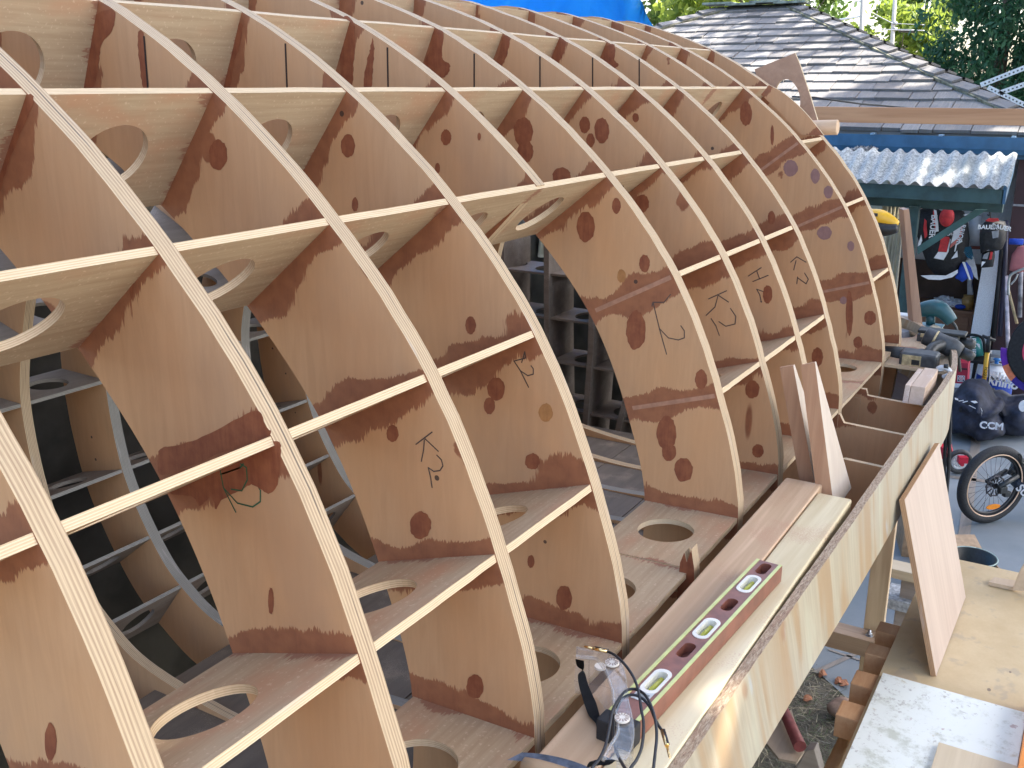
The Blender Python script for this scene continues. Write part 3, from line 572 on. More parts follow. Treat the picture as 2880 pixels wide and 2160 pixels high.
sheet('concrete_slab', [(5.07,1.30),(4.60,.74),(3.4,-.6),(2.6,-4),(2.6,-9),(14.5,-9),(14.5,8.5),(5.2,8.5)], .004, concrete_mat())
M_TIM = wood('grey_paving_batten', (.17,.15,.13), (.30,.26,.22), 0, 40, 2)
def strip_on(px0, px1, w, nm='paving_joint'):
    a, b = Vector((*g(*px0), 0)), Vector((*g(*px1), 0)); d = (b-a).normalized(); n = Vector((-d.y, d.x, 0))*w/2; sheet(nm, [tuple((a+n).xy), tuple((b+n).xy), tuple((b-n).xy), tuple((a-n).xy)], .008, M_TIM)
strip_on((2700,1600),(2748,1215), .075); strip_on((2620,1336),(2780,1357), .06); strip_on((2430,1830),(2290,1895),.03)
strip_on((2330,1830),(2480,1880),.018); 
def pavers():
    n = NB('grey_brick_pavers'); co = n.coord('Object'); b = n.new('ShaderNodeTexBrick'); n.put(b.inputs['Vector'], co); b.inputs['Color1'].default_value = (.20,.19,.18,1); b.inputs['Color2'].default_value = (.28,.26,.25,1); b.inputs['Mortar'].default_value = (.05,.05,.045,1); b.inputs['Scale'].default_value = 5; b.inputs['Mortar Size'].default_value = .02
    col = n.mix(n.ma('MULTIPLY', n.noise(co, 30, 4), .4), b.outputs[0], (.12,.11,.10)); sheet('paving', [(-1,1.9),(5.3,1.9),(5.3,3.4),(-1,3.4)], .005, n.done(col, .85))
pavers()
# dry grass and leaf litter on the dirt
def litter():
    bm = bmesh.new()
    for k in range(9000):
        x, y = rng.uniform(2.2, 5.4), rng.uniform(.2, 2.0)
        if x > 4.6+.84*(y-.74): continue
        L = rng.uniform(.02, .09); a = rng.uniform(0, 6.28); w = rng.uniform(.001, .003); z = rng.uniform(.002, .02); d = Vector((math.cos(a), math.sin(a), rng.uniform(-.1, .5))).normalized()*L; s = Vector((-math.sin(a), math.cos(a), 0))*w; p = Vector((x, y, z))
        f = bm.faces.new([bm.verts.new(q) for q in (p-s, p+s, p+d+s*.3, p+d-s*.3)]); f.material_index = int(rng.integers(0, 3))
    o = mesh_obj('dry_grass', bm, [plain('straw_blade', (.42,.37,.24), .8), plain('grey_straw_blade', (.26,.25,.20), .8), plain('dull_green_blade', (.12,.15,.07), .8)], None, Vector((4, 1, 0))); tag(o, 'dry grass clippings scattered over the dirt beside the boat', 'grass', None, 'stuff')
litter()
def leaf_bits():
    for i, (px, py) in enumerate([(2315,1895),(2360,1915),(2375,1922),(2272,1964),(2220,1920)]):
        p = onZ(px, py, -2.985); bm = bmesh.new(); c = [bm.verts.new(p+Vector((math.cos(a)*.035*(1+.3*math.sin(3*a+i)), math.sin(a)*.022, .008*math.sin(2*a)))) for a in [2*math.pi*k/9 for k in range(9)]]; bm.faces.new(c); bmesh.ops.solidify(bm, geom=bm.faces[:], thickness=.001)
        tag(mesh_obj('fallen_leaf', bm, plain('rust_brown_leaf', (.36,.15,.07), .7)), 'small rust-brown fallen leaf on the ground between boat and bench', 'leaf', 'fallen leaves below the boat')
leaf_bits()
def rock():
    p = onZ(2365,1998,-2.95); bm = bmesh.new(); bmesh.ops.create_icosphere(bm, subdivisions=3, radius=.062)
    for v in bm.verts: v.co = Vector((v.co.x*1.2, v.co.y, v.co.z*.7))*(1+.22*math.sin(v.co.x*40)*math.cos(v.co.y*35)+.1*math.sin(v.co.z*60)); v.co += p
    tag(mesh_obj('stone', bm, plain('brown_lumpy_stone', (.28,.19,.14), .9, .3, 12, bump=.6), smooth=True), 'brown lumpy stone on the dirt by the slab corner', 'stone')
rock()
# ================================================================== workbench at the right
W_MDF = None
def mdf():
    n = NB('scuffed_mdf'); co = n.coord('Object'); a = n.noise(co, 6, 6, .65); b = n.noise(co, 140, 3); v = n.voro(n.mapp(co, (1, 1.7, 1)), 11)
    col = n.mix(n.step(a, .3, .7), (.56,.42,.23), (.66,.52,.31)); col = n.mix(n.ma('MULTIPLY', n.step(n.noise(co, 13, 4), .58, .68), .45), col, (.36,.30,.24)); col = n.mix(n.ma('MULTIPLY', b, .2), col, (.36,.25,.14))
    col = n.mix(n.ma('MULTIPLY', n.ma('LESS_THAN', v.outputs['Distance'], .09), n.ma('GREATER_THAN', n.sep(v.outputs['Color'])[1], .55)), col, (.25,.18,.12)); return n.done(col, .6)
def whiteboard():
    n = NB('dirty_white_melamine'); co = n.coord('Object'); a = n.noise(co, 14, 8, .72); b = n.noise(co, 60, 6, .7); c = n.noise(co, 5, 4)
    col = n.mix(n.step(a, .50, .66), (.84,.87,.80), (.58,.60,.50)); col = n.mix(n.ma('MULTIPLY', n.step(n.ma('ADD', n.ma('MULTIPLY', b, .6), n.ma('MULTIPLY', c, .4)), .55, .62), .7), col, (.40,.38,.33))
    col = n.mix(n.ma('MULTIPLY', n.step(n.noise(co, 9, 5, .7), .62, .70), .55), col, (.48,.40,.20)); col = n.mix(n.ma('MULTIPLY', n.step(n.noise(n.mapp(co, (1,1,1), loc=(3,1,0)), 22, 5), .66, .70), .6), col, (.36,.16,.12)); n.bump(b, .2, .002); return n.done(col, .35)
W_MDF = mdf(); M_WHB = whiteboard(); W_FIR = wood('orange_fir', (.48,.27,.13), (.62,.40,.22), 0, 60, 3, rings=22); W_BLOCK = wood('orange_block_end', (.50,.26,.12), (.60,.36,.19), 0, 80, 20)
BZ = ZC-1.53
def bench():
    t = thing('workbench', Vector((2.6, -.2, 0)), 'long wooden workbench with scuffed tan top beside the boat', 'workbench')
    bm = bmesh.new(); box(bm, (-.4, -1.1, BZ-.018), (3.384, .3636, BZ)); fin(bm, .001); mesh_obj('bench_top', bm, W_MDF, t)
    for x, y in ((3.15,.25),(3.15,-1.0),(1.2,.25),(1.2,-1.0),(-.2,.25),(-.2,-1.0)):
        bm = bmesh.new(); box(bm, (x-.045, y-.045, .004), (x+.045, y+.045, BZ-.11)); fin(bm, .003); mesh_obj('leg', bm, wood('bench_fir', (.40,.26,.15), (.55,.38,.23), 2, 60, 3) if 'bench_fir' not in bpy.data.materials else bpy.data.materials['bench_fir'], t)
    bm = bmesh.new(); box(bm, (-.4, .30, BZ-.11), (3.35, .338, BZ-.020)); fin(bm, .003); mesh_obj('apron', bm, W_FIR, t)
    for px, py, L in ((2402,1976,.085),(2466,1898,.085),(2478,1815,.07),(2512,1755,.07)):
        p = onZ(px, py, -1.536); bm = bmesh.new(); box(bm, (p.x-L*.9, .3640, BZ-.070), (p.x, .423, BZ-.006)); fin(bm, .003); mesh_obj('cleat', bm, W_BLOCK, t)
bench()
bm = bmesh.new(); box(bm, (.2, .0055, BZ), (2.531, .3546, BZ+.011)); fin(bm, .001); tag(mesh_obj('white_board', bm, M_WHB), 'dirty white melamine board lying on the workbench', 'board')
bm = bmesh.new(); box(bm, (.3, -.0145, BZ), (2.574, .0038, BZ+.065)); fin(bm, .003); tag(mesh_obj('orange_straightedge', bm, plain('bright_orange_paint', (.78,.25,.03), .4, .08, 20)), 'bright orange straightedge standing on edge beside the white board', 'straightedge')
def ply_scrap():
    z = -1.5185; A = onZ(2639,2099,z); u = Vector((0,-1,0)); v = Vector((-1,0,0)); bm = bmesh.new(); prism(bm, [A, A+u*.30, A+u*.30+v*.5, A+v*.5], (0,0,.012)); fin(bm, .001)
    tag(mesh_obj('plywood_scrap', bm, wood('pale_birch_ply', (.60,.48,.31), (.72,.60,.42), 0, 50, 2)), 'pale plywood offcut lying on the dirty white board', 'offcut')
ply_scrap()
def propped():
    A = Vector((2.5965, .243, BZ+.001)); B = Vector((3.107, .236, BZ+.001)); T = Vector((2.5965, .376, ZC-1.044)); ex = (B-A).normalized(); ey = (T-A).normalized(); h = (T-A).length
    m = wood('pinkish_meranti_ply', (.45,.345,.275), (.55,.44,.355), 1, 45, 2.0, uvmode=True)
    tag(slab('plywood_sheet', [(0,0),((B-A).length,0),((B-A).length,h),(0,h)], [], A, ex, ey, .014, [m, ply_edge('panel_edge', (.50,.30,.16), (.36,.20,.10), .004, False)]), 'pinkish plywood panel leaning against the boat side on the workbench', 'panel')
propped()
def curved_offcut():
    t = thing('curved_offcut', onZ(2850,1655,-1.521), 'small curved plywood offcut standing on the far bench corner', 'offcut'); m = wood('tan_offcut_ply', (.50,.37,.25), (.62,.48,.33), 0, 60, 3)
    X = onZ(2850,1660,-1.521).x; L = pxX([(2848,1660),(2858,1630),(2872,1600),(2890,1570),(2960,1560),(2960,1668)], X)
    slab('upright_piece', L, [], V(X,0,0), (0,1,0), (0,0,1), .014, [m, ply_edge('offcut_edge', mid=False)], t)
    bm = bmesh.new(); prism(bm, [onZ(*p, -1.5275) for p in ((2780,1646),(2853,1662),(2866,1644),(2795,1632))], (0,0,.012)); fin(bm); mesh_obj('flat_piece', bm, m, t)
curved_offcut()
# ================================================================== timbers, trestle and clutter below the boat
W_GREYT = wood('grey_weathered_timber', (.28,.24,.21), (.42,.37,.33), 1, 60, 2.5); W_FIR2 = wood('bold_grain_fir', (.46,.33,.20), (.66,.52,.34), 2, 28, 2.2, rings=34)
def trestle():
    t = thing('trestle', Vector((4.1, .9, 0)), 'timber trestle of bolted beams standing under the boat edge', 'trestle'); X = 4.0
    a = onX(2330,1756,X); b = onX(2500,1766,X); bm = bmesh.new(); box(bm, (X-.05, b.y-.0, a.z-.080), (X+.045, 1.55, a.z)); fin(bm, .003); mesh_obj('cross_beam', bm, wood('brown_beam', (.30,.20,.13), (.46,.33,.22), 1, 60, 2), t)
    p0 = onX(2443,1640,X+.05); p1 = onX(2500,1640,X+.05); top = onX(2465,1450,X+.05).z
    bm = bmesh.new(); box(bm, (X+.047, p1.y, .004), (X+.087, p0.y, top)); fin(bm, .003); po = mesh_obj('post', bm, W_FIR2, t)
    bm = bmesh.new(); box(bm, (X+.047, 1.40, .004), (X+.087, 1.49, top)); fin(bm, .003); mesh_obj('post', bm, W_FIR2, t)
    st = plain('zinc_bolt', (.55,.57,.60), .3, .1, 80, metal=1)
    for px, py in ((2447,1768),(2487,1770),(2482,1746)):
        q = onX(px, py, X); q.z = a.z+.004; bm = bmesh.new(); tube(bm, [q+Vector((0,0,-.02)), q+Vector((0,0,.022))], .006, 10); tube(bm, [q+Vector((0,0,-.004)), q+Vector((0,0,.010))], .012, 6); tube(bm, [q+Vector((0,0,-.008)), q+Vector((0,0,-.003))], .017, 16); mesh_obj('bolt', bm, st, t)
trestle()
def beambox(name, p0, p1, X, dz, dx, mat, label, cat, group=None, dy=.6):
    a = onX(*p0, X); b = onX(*p1, X); bm = bmesh.new(); box(bm, (X, min(b.y, a.y)-dy, a.z-dz), (X+dx, a.y, a.z)); fin(bm, .003); return tag(mesh_obj(name, bm, mat), label, cat, group)
def sawhorse():
    t = thing('sawhorse', Vector((4.5, .4, 0)), 'weathered sawhorse with pale top rail behind the leaning panel', 'sawhorse'); X = 4.35
    a = onX(2476,1592,X); bm = bmesh.new(); box(bm, (X, -.5, a.z-.045), (X+.10, a.y, a.z)); fin(bm, .003); mesh_obj('top_rail', bm, wood('pale_rail', (.52,.42,.28), (.66,.56,.40), 1, 50, 2), t)
    b = onX(2498,1655,X+.1); bm = bmesh.new(); box(bm, (X+.0, -.4, b.z-.05), (X+.17, b.y, b.z)); fin(bm, .003); mesh_obj('shelf_rail', bm, plain('dusty_blue_grey_board', (.42,.45,.48), .8, .25, 60), t)
    for y in (b.y-.05, -.35):
        bm = bmesh.new(); box(bm, (X+.03, y-.09, .004), (X+.07, y, b.z-.05)); fin(bm, .003); mesh_obj('leg', bm, W_GREYT, t)
        bm = bmesh.new(); box(bm, (X+.11, y-.09, .004), (X+.15, y, b.z-.05)); fin(bm, .003); mesh_obj('leg', bm, W_GREYT, t)
        bm = bmesh.new(); box(bm, (X+.04, y-.08, b.z), (X+.08, y-.01, a.z-.045)); fin(bm, .002); mesh_obj('spacer', bm, W_GREYT, t)
sawhorse()
def leaning_leg():
    a = onZ(2348,2160,-1.95); b = onZ(2400,2050,-1.78)
    for (p, q, r, lab) in ((onX(2345,2170,2.295), onX(2402,2050,2.448), .026, 'tan round wooden pole leaning under the bench edge'),):
        bm = bmesh.new(); d = (q-p); tube(bm, [p-d*2.2, q], r, 14); tag(mesh_obj('wooden_pole', bm, wood('tan_pole', (.52,.36,.20), (.66,.49,.30), 2, 40, 2)), lab, 'pole')
leaning_leg()
def grey_stake():
    p = [(2268,2110),(2290,2108),(2315,2200),(2215,2200)]; bm = bmesh.new(); prism(bm, [onX(*q, 3.0) for q in p], (.05, 0, 0)); fin(bm, .003)
    tag(mesh_obj('grey_stake', bm, W_GREYT), 'grey weathered timber stub standing on the dirt by the bench', 'timber')
    P = [onZ(*q, -2.6) for q in ((2150,2090),(2225,2000),(2262,2120),(2240,2150),(2190,2140))]
    bm = bmesh.new(); prism(bm, P, (0,0,.012)); fin(bm); tag(mesh_obj('plywood_sheet', bm, wood('shaded_tan_sheet', (.34,.27,.20), (.44,.36,.27), 0, 40, 2)), 'tan plywood sheet lying below the boat side', 'board')
    bm = bmesh.new(); a = onZ(2205,2000,-2.55); b = onZ(2250,2100,-2.55); tube(bm, [a+(a-b)*.6, a, b], [.022,.022,.026], 12); tag(mesh_obj('maroon_bar', bm, plain('maroon_paint', (.20,.05,.05), .5)), 'maroon handle lying on the sheet below the boat', 'handle')
grey_stake()
def cardboard():
    card = plain('brown_cardboard', (.42,.29,.18), .8, .12, 30)
    for (px, py, sx, sy, sz, rz, lab) in ((2548,1560,.34,.26,.30,.3,'brown cardboard box behind the leaning panel'),(2735,1590,.42,.34,.22,.55,'open cardboard carton with a black bucket and papers in it')):
        p = onZ(px, py, -3.0+.01) if px < 2700 else onZ(2737, 1566, -2.70)-Vector((sx/2, -.05, 0)); M = Matrix.Translation(Vector((p.x+sx/2, p.y-.05, .005))) @ Matrix.Rotation(rz, 4, 'Z'); bm = bmesh.new(); th = .006
        for lo, hi in (((-sx/2,-sy/2,0),(sx/2,sy/2,th)),((-sx/2,-sy/2,th),(-sx/2+th,sy/2,sz)),((sx/2-th,-sy/2,th),(sx/2,sy/2,sz)),((-sx/2+th,-sy/2,th),(sx/2-th,-sy/2+th,sz)),((-sx/2+th,sy/2-th,th),(sx/2-th,sy/2,sz))): box(bm, lo, hi, 0, M)
        for s in (-1, 1):
            q = [M @ Vector(v) for v in ((s*sx/2, -sy/2, sz), (s*sx/2, sy/2, sz), (s*(sx/2+.14), sy/2, sz+.05), (s*(sx/2+.14), -sy/2, sz+.05))]; prism(bm, q, (0,0,.005))
        fin(bm); tag(mesh_obj('cardboard_box', bm, card), lab, 'box')
        if px == 2735:
            c = M @ Vector((0,0,.0)); t = thing('black_bucket', c+Vector((0,0,.012)), 'black round bucket standing in the open carton', 'bucket'); bm = bmesh.new(); blk = glossblack('black_bucket_plastic', (.012,.02,.022), .45)
            R = [(.0,.02),(.105,.02),(.128,.27),(.134,.27),(.134,.285),(.122,.285),(.100,.03),(.0,.03)]; N = 36; rings = [[bm.verts.new(c+Vector((max(r, .001)*math.cos(2*math.pi*k/N), max(r, .001)*math.sin(2*math.pi*k/N), z+.012))) for k in range(N)] for r, z in R]
            for a, b in zip(rings, rings[1:]):
                for k in range(N): bm.faces.new((a[k], a[(k+1) % N], b[(k+1) % N], b[k])).smooth = True
            fin(bm); mesh_obj('shell', bm, blk, t)
            bm = bmesh.new(); tube(bm, [c+Vector((.134*math.cos(a), .134*math.sin(a), .297)) for a in np.linspace(0, math.pi*2, 37)], .004, 6); mesh_obj('rim', bm, plain('pale_green_rim', (.35,.45,.40), .4), t)
            q = [onZ(*v, -2.76) for v in ((2674,1532),(2725,1509),(2737,1540),(2690,1562))]; bm = bmesh.new(); prism(bm, q, (0,0,.003)); fin(bm); pa = tag(mesh_obj('paper_sheet', bm, plain('white_paper', (.80,.82,.84), .7, .03)), 'white printed sheet of paper on the open carton', 'paper')
            A, B, Dd = q[1]-q[0], q[3]-q[0], q[0]; bm = bmesh.new()
            for r in (.2,.34,.48): prism(bm, [Dd+A*.25+B*r+Vector((0,0,.0035)), Dd+A*.9+B*r+Vector((0,0,.0035)), Dd+A*.9+B*(r+.05)+Vector((0,0,.0035)), Dd+A*.25+B*(r+.05)+Vector((0,0,.0035))], (0,0,.0003))
            fin(bm); mesh_obj('print', bm, plain('blue_grey_print', (.2,.22,.34), .7), pa)
cardboard()
# ================================================================== house with shake roof
M_BLUE = plain('slate_blue_paint', (.045,.13,.235), .45, .12, 6); M_DGREEN = plain('dark_green_paint', (.035,.075,.075), .5, .2, 8)
def shake_mat():
    n = NB('weathered_cedar_shake'); uv = n.coord('UV'); r = n.new('ShaderNodeNewGeometry').outputs['Random Per Island']; P = n.comb(n.sep(uv)[0], n.sep(uv)[1], n.ma('MULTIPLY', r, 40))
    g = n.noise(n.mapp(P, (75, 4, 1)), 1, 6, .65); b = n.noise(P, 5, 4); base = n.mix(r, (.165,.155,.15), (.29,.275,.26)); col = n.mix(n.step(g, .25, .8), n.mix(.5, base, (.09,.09,.095)), base)
    col = n.mix(n.ma('MULTIPLY', n.step(b, .55, .75), .35), col, (.24,.19,.15)); n.bump(g, .6, .008); return n.done(col, .8)
M_SHAKE = shake_mat(); M_MOSS = plain('mossy_cap_board', (.20,.19,.13), .85, .4, 12); M_MAROON = plain('dark_maroon_siding', (.055,.025,.03), .55, .2, 4)
EX, EZ, SL = 10.45, -.42, .40
def rz(X): return EZ+SL*(X-EX)
YW = onX(2845,600,EX+.35).y
def house():
    t = thing('house', Vector((13.5, 4.5, 0)), 'house with hipped grey cedar shake roof and blue gutter', 'house')
    A, Bq = 14.0, (4.03, 5.06); yr0, yr1 = Bq[0]-(A-EX), Bq[1]+(A-EX)     # eave corners
    bm = bmesh.new(); uvl = bm.loops.layers.uv.new('UVMap'); step_ = .245; sdir = Vector((1, 0, SL)).normalized(); nrm = Vector((-SL, 0, 1)).normalized(); Ls = (A-EX)*math.sqrt(1+SL*SL); nrow = int(Ls/step_)+1
    for r in range(nrow):
        s = r*step_-.03; x = EX+s/math.sqrt(1+SL*SL); y0 = yr0+(x-EX); y1 = yr1-(x-EX); y = y0-.05
        while y < y1:
            w = random.choice([.13,.18,.22,.28,.34,.42]); w *= random.uniform(.9, 1.1); e = min(y+w-.008, y1+.05); th = random.uniform(.022, .034); off = random.uniform(-.018, .018); lift = random.uniform(.0, .008)
            base = V(EX, 0, EZ); p = lambda yy, ss, hh: base+Vector((0, yy, 0))+sdir*ss+nrm*hh
            s0 = s+off; s1 = s+step_+.05; yy0, yy1 = max(y, y0-.05), e; sl1 = (step_+.05)/math.sqrt(1+SL*SL)
            a0 = max(yy0, y0); a1 = min(yy1, y1); b0 = max(yy0, y0+sl1-.03); b1 = min(yy1, y1-sl1+.03)
            if a1-a0 < .03 or b1-b0 < .01: y += w; continue
            q = [p(a0,s0,th+lift), p(a1,s0,th+lift+random.uniform(-.006,.006)), p(b1,s1,.004), p(b0,s1,.004), p(a0,s0,.0), p(a1,s0,.0)]; vs = [bm.verts.new(v) for v in q]; uu = random.uniform(0, 50)
            for f_ in ((0,1,2,3),(4,5,1,0),(4,0,3),(1,5,2)):
                f = bm.faces.new([vs[i] for i in f_])
                for lp, i in zip(f.loops, f_): lp[uvl].uv = (q[i].y+uu, (0 if i in (0,1,4,5) else step_)+r*.3)
            y += w
    fin(bm); rf = mesh_obj('shake_roof', bm, M_SHAKE, t)
    # the decks under the shakes on all four sides
    zr = rz(A); e = .01; P = lambda x, y, z: V(x, y, z-e); bm = bmesh.new(); B2 = 2*A-EX
    c = [P(EX,yr0,EZ),P(EX,yr1,EZ),P(B2,yr1,EZ),P(B2,yr0+3.0,EZ),P(A,Bq[0],zr),P(A,Bq[1],zr)]; v = [bm.verts.new(q) for q in c]; lo = [bm.verts.new(q-Vector((0,0,.12))) for q in c[:4]]
    for f_ in ((0,1,5,4),(1,2,5),(2,3,4,5),(3,0,4)): bm.faces.new([v[i] for i in f_])
    for i in range(4): bm.faces.new((v[i], lo[i], lo[(i+1) % 4], v[(i+1) % 4]))
    bm.faces.new(lo[::-1]); fin(bm); mesh_obj('roof_deck', bm, M_SHAKE, t)
    # cap shakes on the hips and boards on the ridge
    for sy, yy, ye in ((1, Bq[0], yr0), (-1, Bq[1], yr1)):
        top = V(A, yy, zr); end = V(EX, ye, EZ); d = (end-top); L = d.length; d.normalize(); n = int(L/.30); bm = bmesh.new(); uvl = bm.loops.layers.uv.new('UVMap')
        up = Vector((0,0,1)); sidef = Vector((-SL*0+0, 1, 0)); fl = Vector((0, sy, 0)); a = (Vector((0, sy*1.0, 0))-d*(Vector((0, sy, 0)).dot(d))).normalized()
        # directions down each adjoining slope, square to the hip
        n1 = Vector((-SL,0,1)).normalized(); n2 = Vector((0,-SL*sy,1)).normalized(); u1 = n1.cross(d).normalized(); u1 = u1 if u1.y*sy > 0 else -u1; u2 = n2.cross(d).normalized(); u2 = u2 if u2.x > 0 else -u2
        for k in range(n+1):
            s0 = k*.30-.02; s1 = s0+.37; w = .125*random.uniform(.92, 1.08); h0, h1 = .035, .070
            for u, nn in ((u1, n1), (u2, n2)):
                q = [top+d*s0+nn*h0, top+d*s0+u*w+nn*h0, top+d*s1+u*w+nn*h1, top+d*s1+nn*(h1+.006)]; vs = [bm.verts.new(p) for p in q]+[bm.verts.new(p-nn*.024) for p in q]
                for f_ in ((0,1,2,3),(7,6,5,4),(2,6,7,3),(1,5,6,2),(0,4,5,1)):
                    f = bm.faces.new([vs[i] for i in f_])
                    for lp, i in zip(f.loops, f_): lp[uvl].uv = ((q[i % 4]-top).dot(u)+k*1.7, (q[i % 4]-top).dot(d))
        fin(bm); mesh_obj('hip_cap', bm, M_SHAKE, rf)
        bm = bmesh.new(); prism(bm, [top+u1*.12+n1*.012, top+u1*.145+n1*.012, end+u1*.145+n1*.012, end+u1*.12+n1*.012], n1*.03); fin(bm); mesh_obj('hip_batten', bm, M_MOSS, rf)
    for k in range(4):
        bm = bmesh.new(); y0 = Bq[0]-.15+k*.33; box(bm, (A-.16, y0, zr+ZC+.035+.02*(k % 2)), (A+.16, y0+.42, zr+ZC+.065+.02*(k % 2))); fin(bm, .004); mesh_obj('ridge_cap', bm, plain('green_lichen_board', (.20,.24,.21), .8, .3, 14) if 'green_lichen_board' not in bpy.data.materials else bpy.data.materials['green_lichen_board'], rf)
    # gutter, fascia, walls
    gz = -.455+ZC; bm = bmesh.new(); L = [(0,0),(.11,0),(.12,-.02),(.10,-.13),(.02,-.15),(0,-.15)]; prism(bm, [Vector((EX-.12+x, yr0, gz+z)) for x, z in [(0,0),(.012,0),(.012,-.125),(.12,-.125),(.12,-.155),(.02,-.155),(0,-.11)]], (0, yr1-yr0, 0)); fin(bm); gt = mesh_obj('gutter', bm, M_BLUE, t)
    for y in np.arange(yr0+.4, yr1, .62):
        bm = bmesh.new(); box(bm, (EX-.13, y, gz-.004), (EX, y+.035, gz+.012)); fin(bm); mesh_obj('gutter_hanger', bm, plain('pale_blue_strap', (.25,.38,.52), .4) if 'pale_blue_strap' not in bpy.data.materials else bpy.data.materials['pale_blue_strap'], gt)
    bm = bmesh.new(); box(bm, (EX+.002, yr0, gz-.20), (EX+.04, yr1, gz-.02)); fin(bm); mesh_obj('fascia', bm, M_BLUE, t)
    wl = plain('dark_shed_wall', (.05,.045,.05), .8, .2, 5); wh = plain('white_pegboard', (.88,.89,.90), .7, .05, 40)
    # walls: dark maroon siding at the right, open store room with a white back wall behind the awning
    bm = bmesh.new(); box(bm, (EX+.35, yr0-.0, .004), (EX+.45, YW, gz-.17)); fin(bm); mesh_obj('side_wall', bm, M_MAROON, t)
    bm = bmesh.new(); box(bm, (EX+.341, yr0, gz-.66), (EX+.349, YW, gz-.64)); fin(bm); mesh_obj('wall_trim', bm, plain('pale_trim_line', (.30,.30,.33), .6), t)
    bm = bmesh.new(); box(bm, (11.75, YW, .004), (11.85, 7.6, gz-.10)); fin(bm); mesh_obj('back_wall', bm, wh, t)
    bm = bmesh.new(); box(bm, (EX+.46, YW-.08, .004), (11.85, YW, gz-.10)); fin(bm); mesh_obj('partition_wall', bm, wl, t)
    bm = bmesh.new(); box(bm, (11.72, YW+.005, .004), (11.747, 7.6, 1.15)); fin(bm); mesh_obj('lower_wall_board', bm, plain('dark_brown_board', (.10,.06,.045), .6, .2, 5), t)
    sage = plain('sage_green_siding', (.44,.46,.40), .7, .08, 4); y = onX(2490,600,EX+.3).y
    bm = bmesh.new(); box(bm, (EX+.25, y, .004), (EX+.33, 7.6, gz-.17)); fin(bm); mesh_obj('front_wall', bm, sage, t)
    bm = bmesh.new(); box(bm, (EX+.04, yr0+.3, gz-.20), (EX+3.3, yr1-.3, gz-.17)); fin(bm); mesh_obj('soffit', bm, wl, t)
    return yr0, yr1
house()
# ------------------------------------------------------------------ awning with corrugated sheet
def awning():
    t = thing('awning', Vector((9.9, 1.5, 0)), 'small awning roofed with weathered corrugated sheet on dark green beams', 'awning'); xf, xb = 9.45, 9.86
    zf = onX(2832,530,xf).z; y0 = onX(2836,530,xf).y; zb = onX(2700,436,xb).z; y1 = 4.3; n = 220; bm = bmesh.new(); pitch = .118; amp = .020; R = []
    for k in range(n+1):
        y = y0+(y1-y0)*k/n; dz = amp*math.sin(2*math.pi*(y-y0)/pitch); R.append([bm.verts.new((x, y, z+dz+.022)) for x, z in ((xf-.05, zf-.012), ((xf+xb)/2, (zf+zb)/2-.006), (xb, zb))])
    for a, b in zip(R, R[1:]):
        for j in range(2): bm.faces.new((a[j], b[j], b[j+1], a[j+1])).smooth = True
    bmesh.ops.solidify(bm, geom=bm.faces[:], thickness=.005)
    m = NB('lichened_fibre_sheet'); co = m.coord('Object'); a = m.noise(co, 45, 6, .75); b = m.noise(co, 4, 4); col = m.mix(m.step(a, .35, .62), (.34,.36,.36), (.82,.84,.83)); col = m.mix(m.ma('MULTIPLY', m.step(b, .5, .7), .4), col, (.40,.42,.38)); sh = m.done(col, .8)
    mesh_obj('corrugated_sheet', bm, sh, t)
    bm = bmesh.new(); f0 = onX(2700,568,xf).z; box(bm, (xf, y0+.03, f0), (xf+.04, y1, zf-.012)); fin(bm, .002); mesh_obj('front_beam', bm, M_DGREEN, t)
    xm = 9.87; h0, h1 = onX(2700,592,xm).z, onX(2700,560,xm).z; bm = bmesh.new(); box(bm, (xm, y0+.06, h0), (xm+.09, y1, h1+.05)); fin(bm, .002); mesh_obj('wall_beam', bm, M_DGREEN, t)
    yy = onX(2572,600,xm).y; bm = bmesh.new(); box(bm, (xm-.10, yy-.05, .004), (xm-.01, yy+.04, h0+.02)); fin(bm, .003); mesh_obj('post', bm, M_DGREEN, t)
    bm = bmesh.new(); q0 = [onX(*p, xm-.16) for p in ((2580,694),(2742,590),(2776,590),(2580,716))]; prism(bm, q0, (.05,0,0)); fin(bm, .002); mesh_obj('brace', bm, plain('mid_green_paint', (.05,.115,.105), .5, .15, 8), t)
    bm = bmesh.new(); ye = y0+.01; prism(bm, [Vector((xf, ye, zf-.01)), Vector((xf, ye, f0)), Vector((xb, ye, zb-.13)), Vector((xb, ye, zb-.01))], (0,.03,0)); fin(bm); mesh_obj('end_beam', bm, M_BLUE, t)
awning()
def roof_bits():
    bm = bmesh.new()
    for k in range(70):
        p = onX(rng.uniform(2400,2465), rng.uniform(417,428), 10.30); a = rng.uniform(0, 6.28); d = Vector((.0, math.cos(a)*.03, abs(math.sin(a))*.02)); e = Vector((.02, -math.sin(a)*.012, .012)); prism(bm, [p-d-e, p+d-e, p+d+e, p-d+e], (0,0,.003))
    fin(bm); o = mesh_obj('leaf_litter', bm, plain('grey_dead_leaves', (.40,.36,.33), .9, .4, 50)); tag(o, 'grey dead leaves caught under the gutter on the awning', 'leaves', None, 'stuff')
    p = onX(2589,447,9.9); bm = bmesh.new(); bmesh.ops.create_icosphere(bm, subdivisions=2, radius=.055)
    for v in bm.verts: v.co = Vector((v.co.x, v.co.y*1.1, v.co.z*.75))+p
    tag(mesh_obj('old_ball', bm, plain('dull_brown_leather', (.16,.13,.11), .8), smooth=True), 'dull brown ball lying on the corrugated awning', 'ball')
roof_bits()
